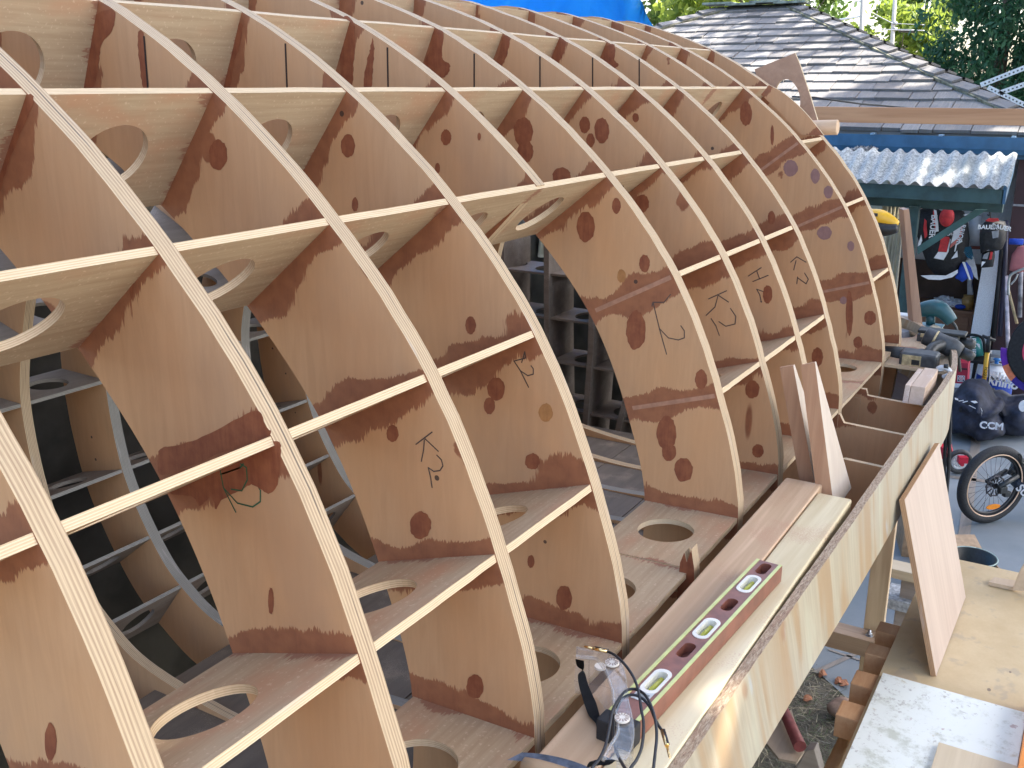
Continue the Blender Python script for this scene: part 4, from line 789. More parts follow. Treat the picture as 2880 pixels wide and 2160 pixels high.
# ------------------------------------------------------------------ beam across the yard, tarp, fence, poles
def beam():
    X = 6.0; zt, zb = onX(2600,303,X).z, onX(2600,348.5,X).z; m = wood('red_brown_fir', (.40,.20,.10), (.54,.30,.16), 1, 50, 1.6, rings=18, knots=2.6); t = thing('shelter_beam', Vector((X, .5, 0)), 'long red-brown timber beam on posts crossing in front of the house roof', 'beam')
    bm = bmesh.new(); box(bm, (X, -3.2, zb), (X+.04, 1.95, zt)); fin(bm, .003); mesh_obj('beam', bm, m, t)
    for y in (-3.0, 1.85):
        bm = bmesh.new(); box(bm, (X+.042, y-.045, .004), (X+.13, y+.045, zt-.01)); fin(bm, .003); mesh_obj('post', bm, m, t)
    bm = bmesh.new(); tube(bm, [onX(2228,272,6.2), onX(2290,274,6.2), onX(2420,292,6.6), onX(2560,304,7.0), onX(2700,306,7.0)], .006, 6); tag(mesh_obj('overhead_cable', bm, glossblack('black_drop_cable')), 'thin black cable sagging in front of the shake roof', 'cable')
beam()
def tarp():
    m = NB('blue_poly_tarp'); co = m.coord('Object'); a = m.noise(co, 5, 5, .6, 1.0); w = m.noise(co, 240, 2); col = m.mix(m.step(a, .3, .7), (.02,.42,.78), (.05,.54,.9)); m.bump(m.ma('ADD', a, m.ma('MULTIPLY', w, .12)), .5, .03)
    df = m.done(col, .45); tr = m.new('ShaderNodeBsdfTranslucent'); m.put(tr.inputs[0], m.mix(.0, (.03,.45,.92), (0,0,0))); mx = m.new('ShaderNodeMixShader'); mx.inputs[0].default_value = .5; m.l.new(m.b.outputs[0], mx.inputs[1]); m.l.new(tr.outputs[0], mx.inputs[2]); m.l.new(mx.outputs[0], m.out.inputs[0])
    # tent over the bow: ridge along x, slope down to the right; the front hangs down
    top = [(x*1.085, y*1.085, z*1.085) for x, y, z in [(5.3,4.9,1.5),(5.3,3.7,1.30),(5.3,2.9,.95),(5.3,2.52,.60),(5.3,2.385,.435),(5.3,2.27,.28),(5.3,2.10,.05)]]; bm = bmesh.new(); rows = []
    P = catmull([Vector(p) for p in top], 6)
    for j in range(14):
        x = 5.75+j*.28; rows.append([bm.verts.new((x+.02*math.sin(i*.9+j), p.y+(x-5.75)*.47+.015*math.sin(j*1.3+i*.7), p.z+ZC-.12*(j/13)+.02*math.sin(i*.8)*math.sin(j*1.1))) for i, p in enumerate(P)])
    for a, b in zip(rows, rows[1:]):
        for i in range(len(P)-1): bm.faces.new((a[i], a[i+1], b[i+1], b[i])).smooth = True
    fr = []
    for i, p in enumerate(P):
        col_ = []
        for k in range(9):
            f = k/8; z = p.z+(-.35-p.z)*f if p.z > -.35 else p.z; col_.append(rows[0][i] if k == 0 else bm.verts.new((5.75-.05*math.sin(f*3.1)+.035*math.sin(i*.75+f*3), p.y+.02*math.sin(f*9), z+ZC)))
        fr.append(col_)
    for a, b in zip(fr, fr[1:]):
        for k in range(8): bm.faces.new((a[k], a[k+1], b[k+1], b[k])).smooth = True
    bmesh.ops.solidify(bm, geom=bm.faces[:], thickness=.003); tag(mesh_obj('blue_tarp', bm, df), 'bright blue plastic tarp tented beyond the top of the boat', 'tarp')
tarp()
def fence():
    t = thing('board_fence', V(3, 5.0, -3), 'dark brown board fence standing beyond the boat', 'fence'); m = wood('dark_fence_board', (.035,.032,.026), (.07,.06,.05), 2, 50, 2)
    x = -3.0; bm = bmesh.new()
    while x < 9.5:
        box(bm, (x, 5.0, .004), (x+.135, 5.02, 2.32+random.uniform(-.01,.01))); x += .14
    fin(bm); mesh_obj('boards', bm, m, t)
    for z in (.4, 1.9):
        bm = bmesh.new(); box(bm, (-3, 5.021, z), (9.5, 5.06, z+.09)); fin(bm); mesh_obj('rail', bm, m, t)
    for x in np.arange(-2.9, 9.5, 2.4):
        bm = bmesh.new(); box(bm, (x, 5.061, .004), (x+.09, 5.15, 2.4)); fin(bm); mesh_obj('post', bm, m, t)
fence()
def cloth():
    m = plain('cream_canvas', (.70,.66,.50), .8, .06, 12); P = [(1500,720),(1502,660),(1530,655),(1560,690),(1592,735)]; X = 5.5; bm = bmesh.new(); t0 = [onX(*p, X) for p in ((1506,655),(1534,650),(1565,680),(1600,700))]; b0 = [onX(*p, X) for p in ((1494,712),(1530,722),(1565,730),(1600,738))]; R = []
    T, B = catmull(t0, 6), catmull(b0, 6)
    for i, (a, b) in enumerate(zip(T, B)): R.append([bm.verts.new(a+(b-a)*k/6+Vector((.05*math.sin(i*.9), 0, 0))) for k in range(7)])
    for a, b in zip(R, R[1:]):
        for k in range(6): bm.faces.new((a[k], b[k], b[k+1], a[k+1])).smooth = True
    bmesh.ops.solidify(bm, geom=bm.faces[:], thickness=.004); tag(mesh_obj('canvas_cloth', bm, m), 'cream canvas cloth hanging beyond the far side of the boat', 'cloth')
cloth()
def sheeting():  # sheet added to cut the light entering the hull from its far side
    m = plain('light_blocking_plastic', (.075,.068,.055), .5, .3, 4); bm = bmesh.new(); R = []
    path = [(-.8,3.12),(1,3.10),(2.5,3.12),(4,3.10),(5.60,3.08),(5.66,2.5),(5.66,1.9),(5.62,1.55)]; P = catmull([Vector((x,y,0)) for x, y in path], 12)
    for i, p in enumerate(P):
        zt = ZC-.34+.03*math.sin(i*.5) if p.x < 4.4 else ZC-.72; R.append([bm.verts.new((p.x+.015*math.sin(i*1.1+k), p.y+.025*math.sin(i*.8+k*.7), zt+(.01-zt)*k/8)) for k in range(9)])
    for a, b in zip(R, R[1:]):
        for k in range(8): bm.faces.new((a[k], b[k], b[k+1], a[k+1])).smooth = True
    # the same sheet drawn up over the far shoulder of the hull
    prof = [Vector((OUT[j % NO].x, OUT[j % NO].y)) for j in range(21*NS-2, 24*NS-8, 2)]; R = []
    for k in range(24):
        x = -.8+5.1*k/23; R.append([bm.verts.new((x, p.x+.03+.01*math.sin(k+i), p.y+ZC+.022+.008*math.sin(k*.9+i*1.3))) for i, p in enumerate(prof)])
    for a, b in zip(R, R[1:]):
        for i in range(len(prof)-1): bm.faces.new((a[i], a[i+1], b[i+1], b[i])).smooth = True
    bmesh.ops.solidify(bm, geom=bm.faces[:], thickness=.002); tag(mesh_obj('light_blocking_sheet', bm, m), 'added black sheet down the far side of the boat, keeping light out of its interior', 'plastic sheet')
sheeting()
M_POLE = wood('bleached_pole', (.40,.38,.36), (.55,.53,.50), 2, 40, 1)
def poles():
    st = plain('weathered_steel', (.30,.31,.33), .5, .2, 30, metal=.4)
    for (pa, pb, X, r, lab) in (((2428,-60),(2422,110),36,.075,'pale utility pole with a white bracket, nearer the house ridge'),((2521,-60),(2508,135),38,.070,'pale utility pole carrying wires and a dark splice, nearer the cypress')):
        a, b = onX(*pa, X), onX(*pb, X); d = (a-b); base = b-d*((b.z-0)/d.z); top = a+d*.8; t = thing('utility_pole', base, lab, 'utility pole', 'utility poles beyond the house'); bm = bmesh.new(); tube(bm, [base, b, top], [r*1.15, r, r*.8], 14); mesh_obj('pole', bm, M_POLE, t)
        if X == 36:
            bm = bmesh.new(); tube(bm, [onX(2426,45,X), onX(2360,56,X)], .035, 8); tube(bm, [onX(2426,5,X), onX(2405,2,X), onX(2402,14,X)], .025, 8); mesh_obj('bracket', bm, plain('white_glazed_bracket', (.75,.77,.80), .3), t)
        else:
            bm = bmesh.new(); 
            for py in (66, 82): 
                c = onX(2516, py, X); tube(bm, [c+Vector((0,0,-.05)), c+Vector((0,0,.05))], r+.02, 12)
            mesh_obj('band', bm, st, t); bm = bmesh.new(); tube(bm, [onX(2528,86,X), onX(2575,88,X)], .06, 8); mesh_obj('splice_box', bm, glossblack('dark_splice'), t)
    for L, r, lab in (([(2430,20),(2470,45),(2512,66)], .014, 'pale wire sloping between the two utility poles, upper one'), ([(2430,62),(2470,80),(2520,84),(2600,86)], .018, 'pale wire sloping between the two utility poles, lower one'), ([(2516,66),(2600,70)], .012, 'thin dark wire running from the pole to the cypress')):
        bm = bmesh.new(); tube(bm, catmull([onX(*p, 37) for p in L], 5), r, 6); tag(mesh_obj('overhead_wire', bm, plain('grey_wire', (.45,.46,.48), .5)), lab, 'wire')
poles()
def angles():
    t = thing('slotted_angle_frame', onX(2800,250,9.6), 'slotted white steel angles sticking out above the roof hip', 'steel frame'); X = 9.6; m = plain('galvanised_angle', (.58,.62,.66), .35, .1, 60, metal=.3); dk = plain('slot_hole', (.06,.06,.07), .6)
    for a, b, w in (((2758,240),(2920,176),8),((2812,262),(2920,224),8),((2778,246),(2890,300),7)):
        A, B = onX(*a, X), onX(*b, X); d = (B-A).normalized(); s = Vector((0, -d.z, d.y)); s = s if s.z > 0 else -s; h = w*.0024; bm = bmesh.new(); prism(bm, [A-s*h, B-s*h, B+s*h, A+s*h], (.003,0,0)); prism(bm, [A+s*h, B+s*h, B+s*h+Vector((.035,0,0)), A+s*h+Vector((.035,0,0))], s*.003); fin(bm); pt = mesh_obj('angle_bar', bm, m, t)
        bm = bmesh.new(); L = (B-A).length; k = .03
        while k < L-.03: prism(bm, [A+d*k-s*.006-Vector((.001,0,0)), A+d*(k+.014)-s*.006-Vector((.001,0,0)), A+d*(k+.014)+s*.006-Vector((.001,0,0)), A+d*k+s*.006-Vector((.001,0,0))], (-.0006,0,0)); k += .032
        fin(bm); mesh_obj('slots', bm, dk, pt)
angles()
# ------------------------------------------------------------------ trees
def leaf_mat(name, c1, c2, tr=.35):
    n = NB(name); r = n.new('ShaderNodeNewGeometry').outputs['Random Per Island']; col = n.mix(r, c1, c2); n.put(n.b.inputs['Base Color'], col); n.b.inputs['Roughness'].default_value = .55
    t = n.new('ShaderNodeBsdfTranslucent'); n.put(t.inputs[0], n.mix(.5, col, tuple(min(1, x*1.6) for x in c2))); m = n.new('ShaderNodeMixShader'); m.inputs[0].default_value = tr; n.l.new(n.b.outputs[0], m.inputs[1]); n.l.new(t.outputs[0], m.inputs[2]); n.l.new(m.outputs[0], n.out.inputs[0]); return n.m
GAPS = []
def leaves_mesh(name, cen, size, parent, mat, up=.0, aspect=.5):
    for o_, r_ in GAPS:                                  # leaves removed along sun rays to place chosen sun patches
        w = cen-np.array(o_); s_ = np.array(SUN_DIR); cen = cen[np.linalg.norm(w-(w@s_)[:, None]*s_, axis=1) > r_]
    # one small diamond leaf per centre 
    n = len(cen); d = rng.normal(size=(n, 3)); d[:, 2] += up; d /= np.linalg.norm(d, axis=1)[:, None]; e = rng.normal(size=(n, 3)); e -= d*np.sum(d*e, 1)[:, None]; e /= np.linalg.norm(e, axis=1)[:, None]
    s = (size*rng.uniform(.6, 1.3, n))[:, None]; v = np.stack([cen-d*s*.5, cen+e*s*aspect*.5, cen+d*s*.5, cen-e*s*aspect*.5], 1).reshape(-1, 3) - np.array(org(parent))
    me = bpy.data.meshes.new(name); me.vertices.add(4*n); me.vertices.foreach_set('co', v.astype(np.float32).ravel()); me.loops.add(4*n); me.loops.foreach_set('vertex_index', np.arange(4*n, dtype=np.int32)); me.polygons.add(n); me.polygons.foreach_set('loop_start', np.arange(0, 4*n, 4, dtype=np.int32)); me.polygons.foreach_set('loop_total', np.full(n, 4, dtype=np.int32)); me.update(); me.validate(); me.materials.append(mat)
    o = bpy.data.objects.new(name, me); return link(o, parent)
M_BARK = plain('grey_brown_bark', (.12,.095,.075), .9, .3, 20, bump=.8)
def tree(x, y, h, cr, cz, lab, lm, nl, size, name='leafy_tree', clumps=60, trunk=.16, fill=.9, group=None, branches=8, squash=1.0):
    t = thing(name, Vector((x, y, 0)), lab, 'tree', group); bm = bmesh.new(); base = Vector((x, y, 0)); top = Vector((x+rng.uniform(-.4,.4), y+rng.uniform(-.4,.4), cz+cr*.5)); tube(bm, catmull([base-Vector((0,0,.1)), base+Vector((.1,.05,h*.25)), (base+top)/2+Vector((-.15,.1,0)), top], 5), list(np.linspace(trunk, trunk*.25, 16)), 10)
    for k in range(branches):
        a = k*2.4+rng.uniform(-.3,.3); s = base+(top-base)*rng.uniform(.35, .85); e = Vector((x+math.cos(a)*cr*.8, y+math.sin(a)*cr*.8, cz+rng.uniform(-.3,.6)*cr)); tube(bm, catmull([s, (s+e)/2+Vector((0,0,-.15*cr)), e], 4), list(np.linspace(trunk*.4, trunk*.08, 9)), 6)
    mesh_obj('trunk', bm, M_BARK, t, smooth=True)
    cc = rng.normal(size=(clumps, 3)); cc /= np.linalg.norm(cc, axis=1)[:, None]; cc *= (rng.uniform(.25, 1, clumps)**.5)[:, None]*cr*fill; cc[:, 2] *= squash; cc += np.array([x, y, cz]); idx = rng.integers(0, clumps, nl); rad = rng.uniform(.12, .30, clumps)*cr
    p = rng.normal(size=(nl, 3)); p /= np.linalg.norm(p, axis=1)[:, None]; p *= (rng.uniform(0, 1, nl)**.45)[:, None]*rad[idx][:, None]; leaves_mesh('crown', cc[idx]+p, size, t, lm); return t
L_BRIGHT = leaf_mat('sunlit_leaf', (.10,.17,.025), (.24,.30,.05), .5); L_MID = leaf_mat('mid_green_leaf', (.05,.11,.02), (.13,.20,.04), .45); L_DARK = leaf_mat('deep_green_leaf', (.015,.045,.018), (.045,.09,.03), .3)
G = 'leafy trees behind the house'
tree(23.5, 8.2, 6, 2.1, 4.6, 'bright leafy tree showing over the left end of the house roof', L_BRIGHT, 5000, .26, group=G)
tree(30, 11.6, 8, 3.0, 5.6, 'broad green tree between the blue tarp and the roof ridge', L_MID, 6000, .30, group=G)
tree(44, 10.9, 9, 2.8, 3.4, 'yellow-green bushy tree right behind the ridge cap', L_BRIGHT, 6000, .34, group=G)
tree(47, 9.0, 9, 2.6, 4.2, 'yellow-green tree between the two utility poles', L_BRIGHT, 5500, .34, group=G)
tree(50, 8.5, 9, 2.2, 6.6, 'green tree with dark trunk just left of the cypress', L_MID, 4500, .34, group=G)
tree(58, 18, 11, 4.5, 6, 'tall green tree far beyond the house', L_MID, 6000, .45, group=G)
tree(14, 9.5, 6, 2.6, 3.6, 'green tree behind the blue tarp', L_MID, 5000, .22, group=G)
for i, (x, y, h) in enumerate(((2.0,6.4,3.2),(4.4,6.7,3.6),(7.0,6.5,3.4))):
    tree(x, y, h*.5, 1.5, h*.62, ['dark green shrub beyond the near end of the fence','dark green shrub beyond the middle of the fence','dark green shrub beyond the far end of the fence'][i], L_DARK, 3800, .12, name='garden_shrub', group='shrubs beyond the fence', clumps=40, trunk=.07)
def cypress(x, y, h, r, lab, n):
    t = thing('cypress', Vector((x, y, 0)), lab, 'tree', 'dark cypresses beside the house'); bm = bmesh.new(); tube(bm, [Vector((x,y,-.1)), Vector((x,y,h*.5)), Vector((x,y,h*.97))], [.14,.09,.03], 10); mesh_obj('trunk', bm, M_BARK, t)
    m = 380; z = rng.uniform(.02, 1, m); a = rng.uniform(0, 2*math.pi, m); prof = np.minimum(1, np.minimum((z+.12)*4, ((1-z)*2.4)**.7)); rr = r*prof*rng.uniform(.35, 1.05, m); cc = np.stack([x+rr*np.cos(a), y+rr*np.sin(a), z*h], 1); idx = rng.integers(0, m, n); s = rng.uniform(.16, .34, m)
    p = rng.normal(size=(n, 3)); p /= np.linalg.norm(p, axis=1)[:, None]; p *= (rng.uniform(0, 1, n)**.4)[:, None]*s[idx][:, None]; p[:, 2] *= 1.9
    leaves_mesh('crown', cc[idx]+p, .13, t, leaf_mat('cypress_spray', (.012,.060,.030), (.035,.125,.055), .25) if 'cypress_spray' not in bpy.data.materials else bpy.data.materials['cypress_spray'], up=1.0, aspect=.35)
cypress(18.5, 1.95, 8.5, 1.15, 'dark green cypress rising over the roof hip, the left one', 46000); cypress(19.0, .35, 9.0, 1.3, 'dark green cypress at the right edge above the roof hip', 46000)

GAPS += [(onZ(2005,1960,-.9), .11), (onX(395,2080,xi(-1)), .26)]
# unseen trees added right of the yard to keep sun off boat and house
L_SHADE = leaf_mat('added_shade_leaf', (.03,.07,.02), (.07,.13,.03), .2)
for (x, y, z, r, n, lab) in ((2.2,-2.4,9.2,3.3,15000,'unseen tree added for shade, crown above the near end of the boat'),(5.2,-3.3,9.4,3.8,17000,'unseen tree added for shade, crown above the workbench'),(8.6,-4.2,9.6,3.8,13000,'unseen tree added for shade, crown above the middle of the yard'),(12.4,-4.4,9.2,3.3,11000,'unseen tree added for shade, crown beside the house corner'),(16.4,.2,9.6,2.7,1900,'thin-leaved unseen tree added to dapple the roof, crown high beyond the house corner'),(20.8,-2.6,9.6,3.2,7000,'unseen tree added to shade the cypresses')):
    tree(x, y, z*.9, r, z, lab, L_SHADE, n, .30, name='added_shade_tree', clumps=90, trunk=.22, group='added shade trees out of view', squash=.55)
# ================================================================== tools and offcuts on the boat's far end
def rbox(bm, c, ax, ay, az, sx, sy, sz, mi=0):
    ax, ay, az = (Vector(v).normalized() for v in (ax, ay, az)); c = Vector(c); P = [c+ax*a*sx/2+ay*b*sy/2-az*sz/2 for a, b in ((-1,-1),(1,-1),(1,1),(-1,1))]; return prism(bm, P, az*sz, mi)
T_BLK = glossblack('tool_black_plastic', (.02,.024,.026), .45); T_TAN = plain('worn_tan_label', (.50,.40,.22), .5, .25, 60); T_DK = plain('dark_grey_rubber', (.055,.06,.065), .5, .2, 50); T_STEEL = plain('tool_steel', (.45,.46,.48), .28, .1, 60, metal=1); T_TEAL = plain('teal_tool_body', (.014,.08,.10), .4, .12, 30); T_YEL = plain('yellow_tool_body', (.82,.47,.03), .4, .06, 20); T_WHT = plain('pale_enamel', (.66,.68,.70), .35, .05)
cx = Vector((1,0,0)); cy = Vector((0,-1,0)); cz = Vector((0,0,1))        # away, to the right, up
def lookat(px, py, X): return onX(px, py, X)
def drill(nm, X, bat, body, head, chuck, label, back=None):
    """cordless drill lying on its side: battery pack, handle, motor head, chuck (pixel centres at distance X)"""
    t = thing(nm, onX(*bat, X)-Vector((0,0,.03)), label, 'drill', 'cordless tools lying on the foredeck'); b = onX(*bat, X); h = onX(*head, X+.16); m = (b+h)/2
    bm = bmesh.new(); rbox(bm, b, cy, cz, cx, .125, .062, .085); fin(bm, .014, 3); bp = mesh_obj('battery_pack', bm, T_DK, t, smooth=False)
    bm = bmesh.new(); rbox(bm, b+cy*-.020-cx*.0432, cy, cz, cx, .062, .046, .003); fin(bm, .0); lb = mesh_obj('label_plate', bm, T_TAN, bp); bm = bmesh.new(); rbox(bm, b+cy*-.006-cx*.0455, cy, cz, cx, .026, .018, .003); fin(bm); mesh_obj('gauge', bm, T_BLK, bp)
    bm = bmesh.new(); tube(bm, catmull([b+cx*.03+cy*.02, m+cz*.012, h], 5), list(np.interp(np.linspace(0,1,11), [0,.3,.7,1], [.026,.019,.021,.027])), 14); mesh_obj('handle', bm, T_BLK, t, smooth=True)
    d = (onX(*chuck, X+.16)-h); d.normalize(); bm = bmesh.new(); tube(bm, [h-d*.075, h-d*.07, h+d*.03, h+d*.05, h+d*.065], [.020,.032,.035,.030,.024], 18); mesh_obj('motor_housing', bm, T_DK, t)
    bm = bmesh.new(); tube(bm, [h+d*.065, h+d*.10, h+d*.112], [.021,.020,.010], 16); mesh_obj('chuck', bm, T_BLK, t)
    bm = bmesh.new(); tube(bm, [h-d*.04, h-d*.033], [.0352,.0352], 18); mesh_obj('trim_ring', bm, T_TAN, t)
DZ = -.945
drill('cordless_drill', 3.64, (2586,1012), None, (2655,968), (2690,984), 'black cordless drill lying on the foredeck with its tan battery label facing us')
def nutrunner():
    t = thing('cordless_driver', onX(2640,955,4.02), 'black cordless driver with pale top stripe behind the drill', 'driver', 'cordless tools lying on the foredeck'); c = onX(2640,958,4.02)
    bm = bmesh.new(); rbox(bm, c, cy, cz, cx, .15, .062, .09); fin(bm, .016, 3); mesh_obj('housing', bm, T_DK, t); bm = bmesh.new(); rbox(bm, c+cz*.024-cy*.018-cx*.046, cy, cz, cx, .085, .014, .003); fin(bm); mesh_obj('stripe', bm, T_TAN, t)
    bm = bmesh.new(); tube(bm, [c+cy*.07, c+cy*.115, c+cy*.13], [.024,.024,.014], 16); mesh_obj('nose', bm, T_BLK, t); bm = bmesh.new(); rbox(bm, c+cz*.036+cy*.01, cy, cz, cx, .17, .012, .07); fin(bm, .004); mesh_obj('foot_plate', bm, T_BLK, t)
nutrunner()
def sander():
    p = onX(2520,1000,3.72); t = thing('torch', p-cz*.03, 'black cylindrical tool lying against the last frame on the foredeck', 'tool'); bm = bmesh.new(); tube(bm, [p-cy*.05, p+cy*.0, p+cy*.075], [.030,.034,.034], 18); mesh_obj('barrel', bm, T_BLK, t); bm = bmesh.new(); tube(bm, [p+cy*.075, p+cy*.085, p+cy*.12], [.036,.037,.035], 18); mesh_obj('collar', bm, T_DK, t)
sander()
def jigsaw():
    X = 4.28; t = thing('jigsaw', onX(2630,920,X), 'teal corded jigsaw standing on the foredeck behind the upright timber', 'jigsaw'); a, b, c = onX(2585,872,X), onX(2640,868,X), onX(2678,905,X)
    bm = bmesh.new(); tube(bm, catmull([a, b, c], 6), list(np.interp(np.linspace(0,1,13), [0,.4,1], [.028,.036,.024])), 16); mesh_obj('motor_body', bm, T_TEAL, t, smooth=True)
    bm = bmesh.new(); tube(bm, [onX(2617,885,X), onX(2617,912,X)], .018, 10); mesh_obj('neck', bm, T_TEAL, t); bm = bmesh.new(); rbox(bm, onX(2622,915,X), cy, cx, cz, .085, .07, .006); fin(bm, .002); mesh_obj('base_plate', bm, plain('teal_steel_plate', (.12,.26,.32), .35, .1, 30, metal=.5), t)
    bm = bmesh.new(); tube(bm, catmull([c, onX(2690,925,X), onX(2696,965,X), onX(2697,1010,X), onX(2700,1045,X)], 6), .0065, 8); mesh_obj('power_cord', bm, T_BLK, t)
jigsaw()
def boxy():
    p = onX(2532,915,4.30); bm = bmesh.new(); rbox(bm, p, cy, cz, cx, .08, .10, .06); fin(bm, .006); tag(mesh_obj('paint_can', bm, T_WHT), 'white container behind the upright timber on the foredeck', 'container')
    p = onX(2532,950,4.12); bm = bmesh.new(); tube(bm, [p-cz*.05, p-cz*.005, p+cz*.01, p+cz*.03], [.055,.055,.035,.030], 20); tag(mesh_obj('orbital_sander', bm, plain('grey_sander_body', (.25,.26,.27), .5)), 'grey round sander on the foredeck left of the upright timber', 'sander')
    P = [onX(*q, 4.20) for q in ((2602,930),(2620,918),(2650,932),(2672,950),(2640,955))]; bm = bmesh.new(); prism(bm, P, (.06,0,0)); fin(bm, .008); tag(mesh_obj('canvas_pouch', bm, plain('faded_khaki_canvas', (.45,.40,.30), .9, .15, 30)), 'faded khaki cloth pouch behind the tools on the foredeck', 'pouch')
boxy()
def small_clamp():
    X = 3.46; t = thing('screw_clamp', onX(2650,1050,X), 'pale grey screw clamp lying by the wood blocks at the boat edge', 'clamp', 'pale clamps on the boat'); bm = bmesh.new(); tube(bm, catmull([onX(2636,1038,X), onX(2650,1033,X), onX(2668,1040,X), onX(2672,1052,X), onX(2660,1058,X), onX(2652,1062,X)], 5), .008, 8); mesh_obj('frame', bm, T_WHT, t, smooth=True)
    bm = bmesh.new(); tube(bm, [onX(2600,1048,X), onX(2655,1040,X)], .005, 8); mesh_obj('screw', bm, T_STEEL, t); bm = bmesh.new(); tube(bm, [onX(2655,1031,X), onX(2668,1031,X)], .009, 8); mesh_obj('knob', bm, T_BLK, t)
small_clamp()
def blocks():
    m = wood('pale_meranti_block', (.52,.37,.27), (.66,.50,.38), 0, 60, 3, stain=(.72,.66,.62)); X = 3.12; t = thing('block_stack', onX(2580,1135,X), 'pair of glued timber blocks resting on a bulkhead against the boat edge', 'wood blocks')
    a, b, c = onX(2542,1133,X), onX(2561,1133,X), onX(2551,1068,X); h = .052
    for i, (y0, y1) in enumerate(((onX(2541,1100,X).y, onX(2557,1100,X).y), (onX(2558,1100,X).y, onX(2612,1110,X).y))):
        y1 = max(y1, .418); bm = bmesh.new(); prism(bm, [Vector((X, y0, a.z)), Vector((X, y1, a.z)), Vector((X+.02, y1, a.z+h)), Vector((X+.02, y0, a.z+h))], (.24 if i else .22, 0, 0)); fin(bm, .002); mesh_obj('block', bm, m, t)
blocks()
def uprights():
    m = wood('mahogany_batten', (.40,.25,.17), (.54,.36,.25), 2, 60, 2); X = 4.16; P = [onX(*q, X) for q in ((2541,590),(2557,588),(2604,990),(2575,990))]; bm = bmesh.new(); prism(bm, P, (.05, .028, 0)); prism_l = None; fin(bm, .002)
    tag(mesh_obj('upright_timber', bm, m), 'reddish timber batten standing upright on the foredeck', 'timber')
    P = [onX(*q, X+.03) for q in ((2494,1020),(2494,700),(2503,690),(2518,1020))]
uprights()
def yellow_tool():
    X = 4.10; t = thing('cordless_planer', onX(2480,655,X), 'yellow and black power tool held behind the last frame above the clamp', 'power tool'); a, b, c = onX(2432,612,X), onX(2480,614,X), onX(2524,634,X)
    bm = bmesh.new(); tube(bm, catmull([a, b, c], 6), list(np.interp(np.linspace(0,1,13), [0,.45,.8,1], [.034,.034,.024,.016])), 16); mesh_obj('yellow_body', bm, T_YEL, t, smooth=True)
    bm = bmesh.new(); tube(bm, catmull([onX(2462,640,X-.02), onX(2490,646,X-.02), onX(2524,642,X-.02)], 6), list(np.interp(np.linspace(0,1,13), [0,.5,1], [.026,.026,.016])), 14); mesh_obj('black_grip', bm, T_BLK, t, smooth=True)
    bm = bmesh.new(); rbox(bm, onX(2460,604,X-.035), cy, cz, cx, .022, .012, .004); fin(bm); mesh_obj('badge', bm, T_DK, t)
    t = thing('bar_clamp', onX(2440,668,3.99), 'small grey clamp with a dark grip on the last frame', 'clamp', 'pale clamps on the boat'); X = 3.99; bm = bmesh.new(); rbox(bm, onX(2432,664,X), cy, cz, cx, .05, .022, .03); fin(bm, .005); mesh_obj('jaw', bm, T_WHT, t)
    bm = bmesh.new(); rbox(bm, onX(2463,669,X), cy, cz, cx, .062, .018, .026); fin(bm, .006); mesh_obj('grip', bm, T_BLK, t); bm = bmesh.new(); rbox(bm, onX(2455,660,X), cy, cz, cx, .055, .006, .02); fin(bm, .002); mesh_obj('bar', bm, T_STEEL, t)
yellow_tool()
def offcut_hole():
    X = 4.02; m = wood('rosy_okoume_offcut', (.36,.215,.14), (.47,.30,.20), 2, 60, 3, uvmode=True); L = pxX([(2122,195),(2236,149),(2250,183),(2276,262),(2301,344),(2285,400),(2200,400),(2150,330),(2134,231)], X); H = pxX(ell((2216,277), 34, 55, 30, -.18), X)
    tag(slab('perforated_offcut', L, [H], V(X,0,0), (0,1,0), (0,0,1), .013, [m, ply_edge('offcut_sawn_edge', (.66,.54,.36), (.42,.30,.18), .004, False)]), 'brown plywood offcut with a round hole standing behind the last frame', 'offcut')
    a, b = onX(2270,360,3.95), onX(2357,358,3.95); bm = bmesh.new(); tube(bm, [a+(a-b)*.4, a, b-(b-a)*.02, b], [.028,.028,.028,.024], 16); tag(mesh_obj('wooden_dowel', bm, wood('orange_tan_dowel', (.55,.34,.20), (.68,.50,.34), 1, 40, 3)), 'short orange-tan wooden dowel lying behind the last frame', 'dowel')
offcut_hole()
# ================================================================== store under the awning
K = lambda x, y: (2540+x*.15371, 560+y*.15371)      # enlargement of the store
N_BLK = plain('black_nylon', (.014,.015,.018), .7, .3, 40); N_NAVY = plain('navy_nylon', (.022,.027,.048), .75, .35, 14, bump=.3); N_RED = plain('red_nylon', (.60,.04,.045), .6, .15, 20); N_COR = plain('coral_piping', (.70,.20,.16), .6); N_WHT = plain('white_vinyl', (.85,.86,.88), .5, .05); N_GRY = plain('grey_vinyl', (.30,.32,.36), .6); N_BLU = plain('royal_blue_cloth', (.015,.07,.50), .7, .2, 12); N_TEAL = plain('teal_nylon', (.01,.19,.19), .55, .1, 20); N_PUR = plain('violet_vinyl', (.13,.02,.36), .5); N_ORA = plain('orange_vinyl', (.80,.23,.11), .5); N_IND = plain('indigo_vinyl', (.04,.02,.26), .5)
def pillow(bm, L, X, d, bulge=.5, n=4):
    """soft-sided solid: outline at X, puffed towards us (d metres)"""
    P = [onX(*q, X) for q in L]; c = sum(P, Vector())/len(P); rings = []
    for f, h in ((1, d*.55), (1, 0), (.93, -d*.28), (.75, -d*.46), (.4, -d*.55)): rings.append([bm.verts.new(c+(p-c)*f+Vector((h, 0, 0))) for p in P])
    for a, b in zip(rings, rings[1:]):
        for k in range(len(P)): bm.faces.new((a[k], a[(k+1) % len(P)], b[(k+1) % len(P)], b[k])).smooth = True
    bm.faces.new(rings[-1]); bm.faces.new(rings[0][::-1]); fin(bm)
